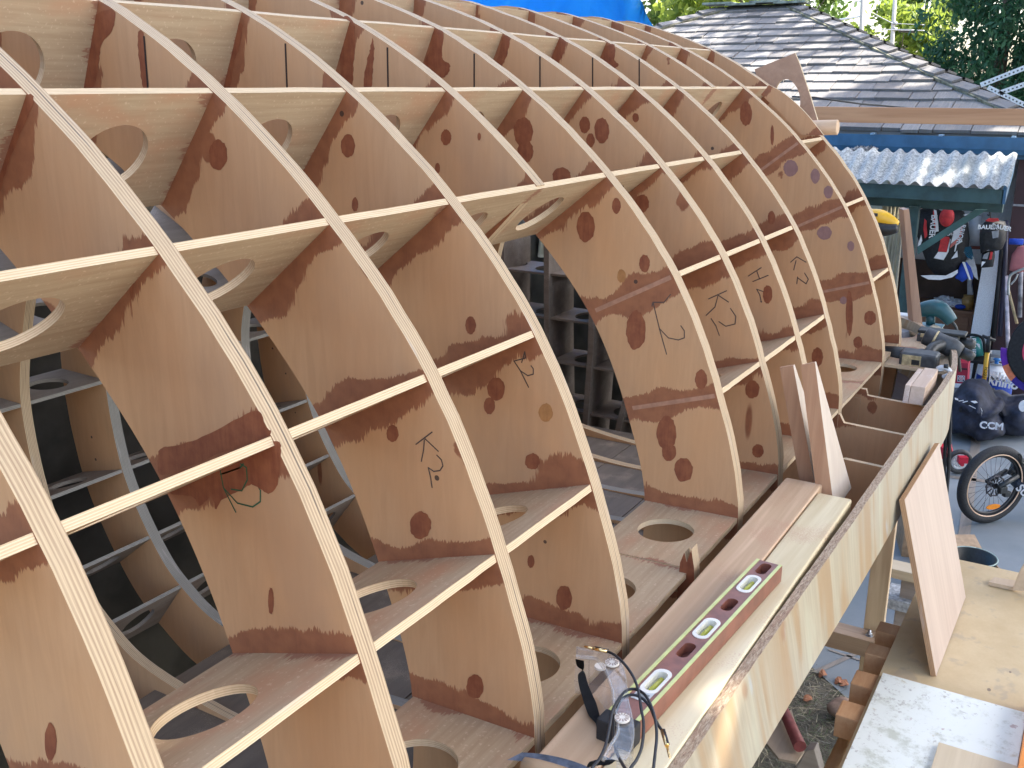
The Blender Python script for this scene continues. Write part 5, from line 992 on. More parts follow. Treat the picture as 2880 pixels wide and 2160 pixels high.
def patch(nm, L, X, mat, parent, t=.006):
    bm = bmesh.new(); prism(bm, [onX(*q, X) for q in L], (t,0,0)); fin(bm); return mesh_obj(nm, bm, mat, parent)
def text_on(nm, body, px, py, X, h, ang, mat, parent, bold=.0):
    u = Vector((0,-math.cos(ang),math.sin(ang))); v = Vector((0,math.sin(ang),math.cos(ang))); return text_mesh(nm, body, h, basis(onX(px, py, X), u, v), mat, parent, .001, bold)
def leg_pads():
    X = 10.7; t = thing('goalie_pads', onX(*K(700,1450), X), 'black red and white goalie equipment hanging under the awning behind the green brace', 'hockey pads')
    bm = bmesh.new(); pillow(bm, [K(*p) for p in ((300,200),(520,170),(640,250),(900,200),(1060,260),(1130,420),(1170,760),(1130,1120),(1020,1310),(820,1390),(600,1400),(470,1250),(400,1060),(330,860),(250,620),(260,380))], X, .34); mesh_obj('body', bm, N_BLK, t)
    f = X-.20
    for nm, L, m in (('white_flash', ((560,190),(610,210),(640,420),(650,590),(590,600),(590,420)), N_WHT), ('piping', ((545,220),(565,220),(600,560),(585,610),(560,420)), N_RED), ('white_panel', ((1060,420),(930,580),(870,820),(1000,720),(1040,600)), N_WHT), ('coral_panel', ((1070,415),(1100,420),(1060,680),(960,820),(860,900),(870,830),(1000,720),(1045,600)), N_COR), ('red_panel', ((700,690),(840,690),(860,740),(800,970),(640,960)), N_RED), ('white_tail', ((640,965),(560,1080),(740,1115),(830,960),(870,740),(850,720),(795,975)), N_WHT), ('red_side', ((390,360),(430,400),(440,680),(395,720),(370,540)), N_RED), ('white_corner', ((990,940),(1000,1060),(880,1095)), N_WHT), ('white_edge', ((330,650),(350,760),(310,860),(265,850)), N_WHT), ('hem', ((320,1400),(520,1390),(780,1400),(1000,1290),(1000,1350),(900,1430),(680,1480),(460,1470)), N_WHT), ('chevron', ((1060,765),(960,820),(935,960),(955,960),(985,840),(1090,775)), N_WHT)):
        patch(nm, [K(*p) for p in L], f, m, t)
    bm = bmesh.new(); c = onX(*K(800,330), f-.02); bmesh.ops.create_icosphere(bm, subdivisions=3, radius=.085)
    for v in bm.verts: v.co = c+Vector((v.co.x*.5, v.co.y*.8, v.co.z*1.1))
    mesh_obj('red_cup', bm, N_RED, t, smooth=True)
    text_on('lettering', 'BAUER', *K(545,500), f-.003, .075, -math.pi/2, N_WHT, t, .002); text_on('lettering', 'WARRIOR', *K(1085,530), f-.012, .062, -math.pi/2-.12, N_WHT, t, .002); text_on('lettering', 'BAUER', *K(820,640), f-.01, .05, .25, N_WHT, t)
leg_pads()
def jersey():
    X = 10.62; t = thing('blue_jersey', onX(*K(1100,1500), X), 'royal blue and white jersey hanging beside the goalie equipment', 'jersey'); bm = bmesh.new(); pillow(bm, [K(*p) for p in ((1060,1170),(1200,1150),(1260,1300),(1270,1470),(1190,1450),(1130,1490),(1080,1520),(1020,1480),(950,1440),(1000,1300))], X, .08); mesh_obj('body', bm, N_BLU, t)
    for L, m, nm in (((( 1080,1150),(1130,1150),(1240,1480),(1210,1480)), N_WHT, 'stripe'), (((1130,880),(1240,860),(1290,1050),(1260,1110),(1160,1060),(1110,960)), plain('petrol_cloth', (.01,.10,.17), .7), 'sleeve'), (((1120,940),(1290,1060),(1270,1085),(1110,975)), N_WHT, 'cuff'), (((1150,1130),(1290,1090),(1340,1250),(1370,1480),(1300,1420),(1240,1250)), plain('grey_white_cloth', (.50,.52,.55), .8), 'grey_panel')): patch(nm, [K(*p) for p in L], X-.05, m, t)
jersey()
def gloves():
    X = 10.3; t = thing('hockey_gloves', onX(*K(1620,940), X), 'pair of black hockey gloves hanging from a hook under the awning', 'gloves'); bm = bmesh.new(); pillow(bm, [K(*p) for p in ((1480,430),(1660,410),(1840,430),(1880,560),(1860,780),(1800,920),(1700,950),(1560,930),(1420,1000),(1400,800),(1400,640),(1420,500))], X, .22); mesh_obj('body', bm, N_BLK, t)
    for L, m, nm in ((((1620,590),(1750,570),(1740,700),(1640,720)), N_GRY, 'palm_print'), (((1500,400),(1560,350),(1740,350),(1760,400),(1640,420)), N_RED, 'cuff_lining')): patch(nm, [K(*p) for p in L], X-.125, m, t)
    text_on('lettering', 'BAUER', *K(1545,515), X-.128, .055, .05, N_WHT, t, .002); text_on('lettering', 'BAUER', *K(1800,520), X-.128, .055, -.15, N_WHT, t, .002)
    bm = bmesh.new(); tube(bm, catmull([onX(*K(1580,230), X), onX(*K(1590,280), X), onX(*K(1560,300), X), onX(*K(1545,270), X)], 5), .006, 6); tube(bm, [onX(*K(1600,200), X), onX(*K(1600,400), X)], .004, 6); mesh_obj('hook', bm, T_BLK, t)
    t2 = thing('shin_guard', onX(*K(1540,1240), X+.1), 'black red and white guard hanging below the gloves', 'shin guard'); bm = bmesh.new(); pillow(bm, [K(*p) for p in ((1440,980),(1660,930),(1670,1060),(1640,1240),(1430,1260),(1430,1120))], X+.1, .10); mesh_obj('body', bm, N_BLK, t2)
    for L, m in ((((1480,1010),(1580,960),(1540,1100),(1450,1090)), N_GRY), (((1440,1140),(1510,1150),(1430,1240)), N_WHT), (((1600,960),(1640,970),(1620,1100),(1570,1110)), N_RED)): patch('panel', [K(*p) for p in L], X+.035, m, t2)
gloves()
def roll():
    X = 11.2; bm = bmesh.new(); a, b = onX(*K(1325,300), X), onX(*K(1325,860), X); tube(bm, [b, a], onX(*K(1205,500), X).y-onX(*K(1325,500), X).y, 24); tag(mesh_obj('paper_roll', bm, plain('white_paper_roll', (.70,.74,.80), .7, .03)), 'white paper towel roll hanging between the pads and the gloves', 'paper roll')
    bm = bmesh.new(); P = [onX(*q, X-.1) for q in (K(1225,865), K(1420,870), K(1420,920), K(1225,915))]; prism(bm, P, (.2,0,0)); fin(bm); tag(mesh_obj('red_shelf', bm, plain('red_brown_shelf', (.20,.05,.035), .6)), 'short red-brown shelf under the white paper roll', 'shelf')
roll()
def curtain():
    X = 9.95; m = plain('cream_curtain', (.82,.78,.64), .85, .08, 6); n = 26; y0, y1 = onX(2480,600,X).y, onX(2546,600,X).y; zt = onX(2500,566,X).z; bm = bmesh.new(); R = []
    for k in range(n+1):
        y = y0+(y1-y0)*k/n; w = .05*math.sin(k*1.45); R.append([bm.verts.new((X+w*(.6+.4*j/5), y+.02*math.sin(j+k*.3)*(j/5), zt-(zt-.25)*j/5)) for j in range(6)])
    for a, b in zip(R, R[1:]):
        for j in range(5): bm.faces.new((a[j], b[j], b[j+1], a[j+1])).smooth = True
    bmesh.ops.solidify(bm, geom=bm.faces[:], thickness=.004); tag(mesh_obj('curtain', bm, m), 'cream curtain hanging under the awning beside the green post', 'curtain')
curtain()
def desk():
    X = 11.25; t = thing('wooden_desk', Vector((X+.3, onX(2690,900,X).y, 0)), 'old brown wooden desk under the awning heaped with papers', 'desk'); m = wood('brown_desk_veneer', (.20,.095,.055), (.32,.165,.095), 1, 50, 2); yR = onX(2738,870,X).y; yL = onX(2560,870,X).y; zt = onX(2700,872,X).z; zb = onX(2700,968,X).z
    bm = bmesh.new(); box(bm, (X-.03, yR-.03, zt-.03), (X+.7, yL, zt)); fin(bm, .004); mesh_obj('top', bm, m, t)
    bm = bmesh.new(); box(bm, (X, yR, zb), (X+.66, yR+.55, zt-.03)); fin(bm, .003); dr = mesh_obj('drawer_case', bm, m, t); bm = bmesh.new(); box(bm, (X-.012, yR+.03, zb+.03), (X-.001, yR+.50, zt-.07)); fin(bm, .004); mesh_obj('drawer_front', bm, m, dr)
    for y in (yR, yR+.50, yL-.06):
        for x in (X, X+.60): bm = bmesh.new(); box(bm, (x, y, .004), (x+.055, y+.055, zb if y < yL-.1 else zt-.03)); fin(bm, .003); mesh_obj('leg', bm, m, t)
    pw = plain('crumpled_white_paper', (.62,.66,.74), .7, .08)
    for i, (px, py, w, h, lab) in enumerate(((2660,843,.20,.10,'crumpled white plastic wrap on the left of the desk'),(2695,845,.18,.07,'white rolled paper lying across the middle of the desk'))):
        c = onX(px, py, X+.15); c.z = zt+.04; bm = bmesh.new(); bmesh.ops.create_icosphere(bm, subdivisions=3, radius=1)
        for v in bm.verts: k = 1+.22*math.sin(7*v.co.x+i)*math.sin(9*v.co.y)+.12*math.sin(15*v.co.z); v.co = c+Vector((v.co.x*.09, v.co.y*w*.6, v.co.z*h*.6))*k
        tag(mesh_obj('paper_bundle', bm, pw), lab, 'paper')
    p = onX(2722,850,X+.1); bm = bmesh.new(); tube(bm, [Vector((p.x,p.y,zt+.001)), Vector((p.x,p.y,zt+.11)), Vector((p.x,p.y,zt+.12)), Vector((p.x,p.y,zt+.15))], [.06,.06,.05,.05], 18); tag(mesh_obj('amber_jar', bm, plain('amber_jar_glass', (.45,.28,.10), .2, .1)), 'amber jar with a lid standing on the right end of the desk', 'jar')
    p = onX(2728,800,X+.1); bm = bmesh.new(); P = [onX(*q, X+.12) for q in ((2724,760),(2735,762),(2733,800),(2737,830),(2720,832),(2720,800))]; prism(bm, P, (.05,0,0)); fin(bm, .01); tag(mesh_obj('white_bag', bm, pw), 'small white plastic bag hanging above the amber jar', 'plastic bag')
    p = onX(2700,862,X-.0); bm = bmesh.new(); bmesh.ops.create_icosphere(bm, subdivisions=2, radius=.045)
    for v in bm.verts: v.co = Vector((v.co.x, v.co.y*1.2, v.co.z*.6))*(1+.2*math.sin(20*v.co.x))+Vector((p.x+.02, p.y, zt+.03))
    tag(mesh_obj('blue_glove', bm, N_BLU), 'small bright blue crumpled glove on the desk edge', 'glove')
desk()
def whitepanel():
    X = 10.85; m = plain('white_panel_board', (.78,.82,.88), .7, .07, 90); P = [onX(*q, X) for q in ((2772,690),(2812,700),(2784,950),(2728,950))]; bm = bmesh.new(); d = (P[3]-P[0]); prism(bm, [P[0], P[1], P[2]+(P[2]-P[1])*.6, P[3]+(P[3]-P[0])*.6], (.02,0,0)); fin(bm, .001); tag(mesh_obj('white_plank', bm, m), 'white speckled board leaning between the desk and the hockey sticks', 'board')
whitepanel()
def sticks():
    X = 10.55; blk = N_BLK
    for L, r, m, lab in ((((2818,690),(2794,955)), .020, blk, 'black hockey stick leaning just right of the white board'), (((2830,620),(2826,760),(2812,945)), .022, plain('dark_navy_shaft', (.03,.03,.06), .4), 'dark hockey stick leaning behind the silver one'), (((2829,775),(2834,935),(2836,1000)), .020, plain('silver_red_shaft', (.55,.50,.56), .3, .3, 12), 'silver and maroon hockey stick leaning in the middle of the group'), (((2832,800),(2860,910)), .014, plain('bare_wood_shaft', (.45,.35,.20), .6), 'bare wooden stick leaning across the maroon wall'), (((2876,690),(2870,800),(2868,892)), .020, plain('black_silver_shaft', (.28,.28,.32), .3, .5, 8), 'black and silver hockey stick at the right edge')):
        p = [onX(*q, X) for q in L]; bm = bmesh.new(); e = p[-1]+(p[-1]-p[-2]).normalized()*.0; tube(bm, p, r, 8); t = tag(mesh_obj('hockey_stick', bm, m), lab, 'hockey stick', 'sticks leaning by the maroon wall')
    bm = bmesh.new(); P = [onX(*q, X-.02) for q in ((2826,930),(2833,930),(2838,1005),(2826,1005))]; 
    t = thing('red_chair', onX(2865,740,10.2), 'faded red folding chair hanging by the maroon wall', 'chair'); fm = plain('faded_red_vinyl', (.42,.14,.15), .6, .1, 8); bm = bmesh.new(); pillow(bm, [(2846,715),(2862,695),(2885,690),(2900,760),(2860,768),(2838,760)], 10.35, .05); mesh_obj('seat', bm, fm, t); bm = bmesh.new(); tube(bm, catmull([onX(*q, 10.3) for q in ((2890,752),(2850,768),(2838,785),(2836,830))], 5), .012, 8); tube(bm, catmull([onX(*q, 10.3) for q in ((2862,770),(2856,785),(2843,800))], 5), .008, 8); mesh_obj('frame', bm, plain('grey_tube', (.40,.42,.42), .4, .1, metal=.5), t)
    bm = bmesh.new(); tube(bm, [onX(2838,679,10.2), onX(2878,680,10.2)], .028, 12); tag(mesh_obj('blue_tube', bm, N_BLU), 'short royal blue tube against the maroon wall', 'tube')
sticks()
def tank():
    X = 10.45; c = onX(2799,1055,X); R = .165; b = .004; t = thing('propane_tank', Vector((c.x, c.y, 0)), 'white propane tank with a blue label and blue valve', 'propane tank'); wm = plain('tank_white_enamel', (.62,.66,.70), .35, .05, 8); z0 = onX(2800,1124,X).z; z1 = onX(2800,1022,X).z; H = z1-z0
    bm = bmesh.new(); q = lambda z: Vector((c.x, c.y, z0+z*H)); tube(bm, [q(0),q(.001),q(.1),q(.12),q(.18),q(.72),q(.86),q(.95),q(1)], [R*.7,R*.72,R*.72,R*.8,R,R,R*.86,R*.55,R*.25], 32); mesh_obj('body', bm, wm, t)
    bm = bmesh.new(); tube(bm, [q(.20),q(.70)], [R*1.006]*2, 32, cap=False); lb = mesh_obj('label_band', bm, plain('blue_label_print', (.012,.055,.36), .4, .1, 6), t)
    # raised collar with openings
    bm = bmesh.new(); 
    for a0, a1, zz0, zz1 in ((2.3,5.6,1.0,1.06),(2.3,5.6,1.22,1.30),(2.3,2.6,1.0,1.3),(3.9,4.15,1.0,1.3),(5.3,5.6,1.0,1.3),(-.7,2.3,.98,1.3)):
        A = np.linspace(a0, a1, max(3, int((a1-a0)*6))); ring = [[bm.verts.new(Vector((c.x+R*.62*s*math.cos(a), c.y+R*.62*s*math.sin(a), z0+z*H))) for s, z in ((1, zz0), (1, zz1))] for a in A]
        for u, v in zip(ring, ring[1:]): bm.faces.new((u[0], v[0], v[1], u[1])).smooth = True
    bmesh.ops.solidify(bm, geom=bm.faces[:], thickness=.006); mesh_obj('collar', bm, wm, t)
    bm = bmesh.new(); v = Vector((c.x-.05, c.y, z0+1.12*H)); tube(bm, [v-Vector((0,0,.05)), v], .018, 10); tube(bm, [v, v+Vector((0,0,.012)), v+Vector((0,0,.03))], [.03,.036,.02], 12); mesh_obj('valve', bm, plain('bright_blue_knob', (.03,.22,.62), .4), t)
    text_on('lettering', 'Blue', 2818, 1062, c.x-R*1.03, .115, -.06, N_WHT, lb, .004); text_on('lettering', 'Rhino', 2820, 1078, c.x-R*1.03, .115, -.06, N_WHT, lb, .004)
tank()
def pump():
    X = 10.1; t = thing('floor_pump', onX(2764,1092,X), 'yellow bicycle floor pump with a black handle beside the propane tank', 'pump'); a, b = onX(2765,1090,X), onX(2777,990,X); d = (b-a).normalized(); bm = bmesh.new(); tube(bm, [a, b], .021, 14); br = mesh_obj('barrel', bm, plain('yellow_pump_barrel', (.72,.42,.03), .4, .05), t)
    bm = bmesh.new(); tube(bm, [b, b+d*.15], [.024,.020], 12); tube(bm, [onX(2762,944,X), onX(2776,950,X), onX(2800,958,X)], [.013,.016,.013], 10); mesh_obj('handle', bm, T_BLK, t)
    bm = bmesh.new(); rbox(bm, a-Vector((0,0,.012)), cy, cx, cz, .20, .10, .02); fin(bm, .004); mesh_obj('foot', bm, T_BLK, t); bm = bmesh.new(); tube(bm, catmull([onX(2781,1000,X), onX(2781,1060,X), onX(2775,1095,X)], 5), .006, 8); mesh_obj('hose', bm, T_BLK, t)
    text_on('lettering', 'AIRTECH', 2769, 1058, X-.024, .045, math.pi/2-.12, T_BLK, br)
pump()
def tealbag():
    X = 10.6; t = thing('teal_stool', onX(2740,1040,X), 'teal padded hockey item resting on a black folding stool', 'stool'); bm = bmesh.new(); pillow(bm, [(2722,958),(2732,952),(2748,952),(2756,962),(2764,1000),(2745,1004),(2722,1003),(2718,985)], X, .16); pd = mesh_obj('teal_pad', bm, N_TEAL, t)
    text_on('lettering', 'BAUER', 2737, 978, X-.10, .065, -math.pi/2+.12, N_WHT, pd, .001); patch('white_triangle', [(2745,966),(2755,968),(2757,982)], X-.10, N_WHT, pd)
    bm = bmesh.new(); rbox(bm, onX(2744,1010,X), cy, cx, cz, .20, .25, .03); fin(bm, .006); mesh_obj('seat', bm, N_BLK, t); bm = bmesh.new(); tube(bm, catmull([onX(2715,945,X+.1), onX(2740,942,X+.1), onX(2765,955,X+.1), onX(2770,1000,X+.1)], 5), .014, 8); mesh_obj('black_rim', bm, N_BLK, t)
    for dx in (-.07, .07):
        bm = bmesh.new(); p = onX(2746,1015,X); tube(bm, [p+Vector((dx,0,0)), Vector((p.x-dx, p.y+.02, .01))], .016, 8); mesh_obj('leg', bm, N_BLK, t)
    g_ = plain('grey_plastic_bin', (.30,.33,.36), .6); p = onX(2735,1050,X+.35); bm = bmesh.new(); box(bm, (p.x, p.y-.18, .004), (p.x+.3, p.y+.2, p.z+.08)); fin(bm, .01); tag(mesh_obj('grey_bin', bm, g_), 'grey plastic bin behind the black stool legs', 'bin')
tealbag()
def redbox():
    X = 10.0; t = thing('red_carton', onX(2702,1085,X), 'red printed carton with a target picture behind the boat edge', 'carton'); P = [onX(*q, X) for q in ((2690,1020),(2723,1022),(2720,1082),(2684,1080))]; bm = bmesh.new(); prism(bm, P, (.15,0,0)); fin(bm, .002); bx = mesh_obj('box', bm, plain('red_carton_print', (.42,.025,.06), .5, .08, 10), t)
    c = onX(2703,1064,X-.004)
    patch('dark_stripe', [(2694,1034),(2720,1036),(2720,1041),(2693,1039)], X-.002, plain('dark_print', (.05,.02,.03), .5), bx, .001); patch('white_square', [(2693,1056),(2714,1057),(2713,1074),(2692,1073)], X-.002, N_WHT, bx, .001); patch('navy_square', [(2694.5,1057.5),(2712.5,1058.5),(2711.5,1072.5),(2693.5,1071.5)], X-.0032, plain('navy_print', (.04,.03,.09), .5), bx, .001); patch('white_base', [(2685,1078),(2719,1080),(2719,1090),(2685,1090)], X-.002, N_WHT, bx, .001)
    for r, m in ((.024, N_WHT), (.018, N_RED), (.012, N_WHT), (.006, N_RED)):
        bm = bmesh.new(); prism(bm, [c+Vector((-.0005-(.024-r)*.02, r*math.cos(a), r*math.sin(a))) for a in [2*math.pi*k/24 for k in range(24)]], (.0004,0,0)); fin(bm); mesh_obj('target_ring', bm, m, bx)
redbox()
def round_target():
    X = 9.7; t = thing('round_float', onX(2925,1090,X), 'big round black and red float with a violet and orange rim at the right edge', 'float'); c = onX(2928,985,X); R = onX(2826,985,X).y-c.y
    n = 60; pts = lambda r, x: [Vector((c.x+x, c.y+r*math.cos(2*math.pi*k/n), c.z+r*1.22*math.sin(2*math.pi*k/n))) for k in range(n)]
    bm = bmesh.new(); prism(bm, pts(R*.92, -.05), (.10,0,0)); fin(bm, .01); mesh_obj('black_disc', bm, N_BLK, t); bm = bmesh.new(); prism(bm, pts(R*.50, -.055), (.005,0,0)); fin(bm); mesh_obj('red_disc', bm, plain('pink_red_vinyl', (.62,.05,.12), .5), t)
    bm = bmesh.new(); tube(bm, [Vector((c.x+.03, c.y, .005)), Vector((c.x+.03, c.y, c.z))], .03, 10); box(bm, (c.x-.12, c.y-.2, .005), (c.x+.18, c.y+.2, .03)); fin(bm); mesh_obj('stand', bm, N_BLK, t)
    for a0, a1, m in ((3.20,3.62,N_PUR),(3.62,4.05,N_ORA),(4.05,4.6,N_IND),(4.6,5.1,N_PUR)):
        A = np.linspace(a0, a1, 12); bm = bmesh.new(); q = lambda r, a: Vector((c.x-.03, c.y-r*math.cos(a), c.z+r*1.22*math.sin(a))); P = [q(R*1.10, math.pi-a+math.pi) for a in A]; 
        L = [Vector((c.x-.03, c.y+R*1.12*math.cos(math.pi-a), c.z-R*1.22*1.12*math.sin(a-math.pi))) for a in A]
        L = [Vector((c.x-.03, c.y-R*1.12*math.cos(a), c.z+R*1.37*math.sin(a))) for a in A]; M2 = [Vector((c.x-.03, c.y-R*.94*math.cos(a), c.z+R*1.15*math.sin(a))) for a in A]
        prism(bm, L+M2[::-1], (.05,0,0)); fin(bm); mesh_obj('rim_segment', bm, m, t)
round_target()
def gearbag(nm, L, X, d, lab, bands):
    t = thing(nm, onX(L[0][0], 1240, X), lab, 'equipment bag', 'black equipment bags on the paving'); P = [onX(*q, X) for q in L]; c = sum(P, Vector())/len(P); bm = bmesh.new(); rings = []
    for f, h in ((.55, d*.95), (.85, d*.8), (1, d*.5), (1.0, d*.2), (.96, -.02), (.82, -.10), (.55, -.15), (.25, -.165)):
        rings.append([bm.verts.new(c+(p-c)*f*(1+.03*math.sin(k*2.1+f*9))+Vector((h+.02*math.sin(k*1.7+f*5), 0, 0))) for k, p in enumerate(P)])
    for a, b in zip(rings, rings[1:]):
        for k in range(len(P)): bm.faces.new((a[k], a[(k+1) % len(P)], b[(k+1) % len(P)], b[k])).smooth = True
    bm.faces.new(rings[-1]); bm.faces.new(rings[0][::-1])
    zmin = .006
    for v in bm.verts: v.co.z = max(v.co.z, zmin)
    bmesh.ops.subdivide_edges(bm, edges=bm.edges[:], cuts=1, use_grid_fill=True)
    for v in bm.verts: v.co += Vector((.012*math.sin(v.co.y*31+v.co.z*17), 0, 0))+Vector((0,0,.008*math.sin(v.co.y*43)))*(v.co.z > .05)
    fin(bm); mesh_obj('body', bm, N_NAVY, t, smooth=True); return t
QB = lambda x, y: (2640+x*.1085, 1060+y*.1085)
b1 = gearbag('gear_bag', [QB(*p) for p in ((330,560),(420,380),(560,300),(760,200),(960,160),(1160,300),(1280,480),(1420,720),(1600,780),(1640,880),(1520,1010),(1500,1120),(1660,1330),(1720,1540),(1400,1640),(1050,1650),(700,1500),(340,1480),(180,1350),(200,1000))], 9.15, .45, 'large black hockey bag slumped on the paving, the left one', 0)
b2 = gearbag('gear_bag', [QB(*p) for p in ((1290,480),(1430,480),(1640,600),(1800,650),(2200,640),(2500,720),(2500,1500),(2100,1560),(1760,1480),(1700,1300),(1500,1130),(1640,900),(1420,720))], 9.45, .4, 'large black hockey bag lying at the right edge behind the bicycle', 0)
for L, X in ((((410,540),(500,570),(510,610),(430,590)), 8.975), (((820,630),(960,620),(1010,670),(930,690)), 8.975), (((620,650),(750,620),(750,640),(630,670)), 8.975), (((520,620),(640,600),(650,615),(520,635)), 8.975), (((780,740),(960,830),(960,815),(800,735)), 8.975), (((1090,800),(1130,880),(1110,1020),(1120,890)), 8.975)): patch('white_print', [QB(*p) for p in L], X, N_WHT, b1, .003)
text_on('lettering', 'CCM', *QB(1370,1275), 8.975, .085, .08, N_WHT, b1, .003)
bm = bmesh.new(); tube(bm, catmull([onX(*QB(*p), 9.02) for p in ((560,900),(620,740),(760,690),(900,760),(960,860))], 6), .014, 8); mesh_obj('carry_handle', bm, N_BLK, b1)
bm = bmesh.new(); c = onX(*QB(2190,760), 9.30); prism(bm, [c+Vector((0, .035*math.cos(a), .05*math.sin(a))) for a in [2*math.pi*k/18 for k in range(18)]], (.01,0,0)); fin(bm); mesh_obj('white_badge', bm, N_WHT, b2)
# ------------------------------------------------------------------ tricycle wheel and straps
RB = lambda x, y: (2600+x*.16878, 1200+y*.16878)
def wheel(t, c, R, D, tyre, rim, spokes=0, w=.022, mats=None, stripe=None):
    """wheel standing in the vertical plane of the horizontal direction D"""
    D = Vector(D).normalized(); N = Vector((-D.y, D.x, 0)); n = 48; ring = lambda r, o=0: [c+D*r*math.cos(2*math.pi*k/n)+Vector((0,0,r*math.sin(2*math.pi*k/n)))+N*o for k in range(n)]
    def torus(r, rr, m, nm, parent, off=0):
        bm = bmesh.new(); sg = 12; R_ = []
        for k in range(n):
            a = 2*math.pi*k/n; e = D*math.cos(a)+Vector((0,0,math.sin(a))); p = c+e*r+N*off; R_.append([bm.verts.new(p+(e*math.cos(2*math.pi*j/sg)+N*math.sin(2*math.pi*j/sg))*rr) for j in range(sg)])
        for k in range(n):
            for j in range(sg): bm.faces.new((R_[k][j], R_[(k+1) % n][j], R_[(k+1) % n][(j+1) % sg], R_[k][(j+1) % sg])).smooth = True
        fin(bm); return mesh_obj(nm, bm, m, parent)
    wl = torus(R-w, w, tyre, 'wheel', t); torus(R-2*w-.006, .011, rim, 'rim', wl)
    if stripe: 
        for s in (-1, 1): torus(R-1.75*w, .0042, stripe, 'stripe', wl, s*w*.72)
    bm = bmesh.new(); tube(bm, [c-N*.03, c-N*.012, c+N*.012, c+N*.03], [.022,.014,.014,.022], 12); mesh_obj('hub', bm, rim, wl)
    if spokes:
        bm = bmesh.new()
        for k in range(spokes):
            a = 2*math.pi*k/spokes; b = a+(.55 if k % 2 else -.55); s = .022 if k % 4 < 2 else -.022; p = c+(D*math.cos(b)+Vector((0,0,math.sin(b))))*.022+N*s; q = c+(D*math.cos(a)+Vector((0,0,math.sin(a))))*(R-2*w-.006); tube(bm, [p, q], .0013, 5); tube(bm, [q+(p-q).normalized()*.014, q], .003, 5)
        mesh_obj('spokes', bm, mats or rim, wl)
    return wl, N
def trike():
    c = onX(2698,1298,8.25); t = thing('red_tricycle', Vector((c.x, c.y, 0)), 'small red tricycle with a white spoked wheel parked beyond the boat edge', 'tricycle'); R = c.z-.006; D = Vector((.45,-.9,0)).normalized(); rb = glossblack('toy_tyre_rubber', (.05,.05,.05), .6); wh = plain('white_wheel_rim', (.70,.72,.72), .35, .04); rd = plain('red_toy_enamel', (.52,.02,.045), .3, .08)
    wl, N = wheel(t, c, R, D, rb, wh, 16, .020, wh); bm = bmesh.new(); rbox(bm, c-N*.06+Vector((0,0,.04)), D, N, cz, .07, .05, .05); tube(bm, [c-N*.07, c-N*.015], .016, 10); fin(bm); mesh_obj('red_pedal', bm, rd, t)
    def pt(nm, L, X, d=.05): bm = bmesh.new(); prism(bm, [onX(*RB(*p), X) for p in L], (d,0,0)); fin(bm, .006); return mesh_obj(nm, bm, rd, t)
    pt('body', ((130,280),(320,350),(430,540),(330,560),(130,470)), 8.30, .10); pt('seat', ((200,40),(330,90),(400,190),(390,240),(200,245)), 8.40, .12); pt('fork_arm', ((360,160),(410,180),(470,420),(420,460)), 8.28, .04)
    bm = bmesh.new(); q = c+Vector((.12,.42,0)); q.z = R; 
    wheel(t, q, R, D, rb, wh, 16, .020, wh)
trike()
def straps():
    X = 5.6; t = thing('black_strap', onX(2656,1424,X), 'pair of black straps hanging down beyond the leaning panel', 'strap'); bm = bmesh.new()
    for L in (((2664,1075),(2661,1210),(2655,1330),(2652,1380),(2659,1424)), ((2672,1120),(2672,1200),(2668,1320),(2662,1390),(2658,1424))): 
        bm = bmesh.new(); tube(bm, [onX(*p, X) for p in L], .010, 8); mesh_obj('strap', bm, N_BLK, t)
straps()
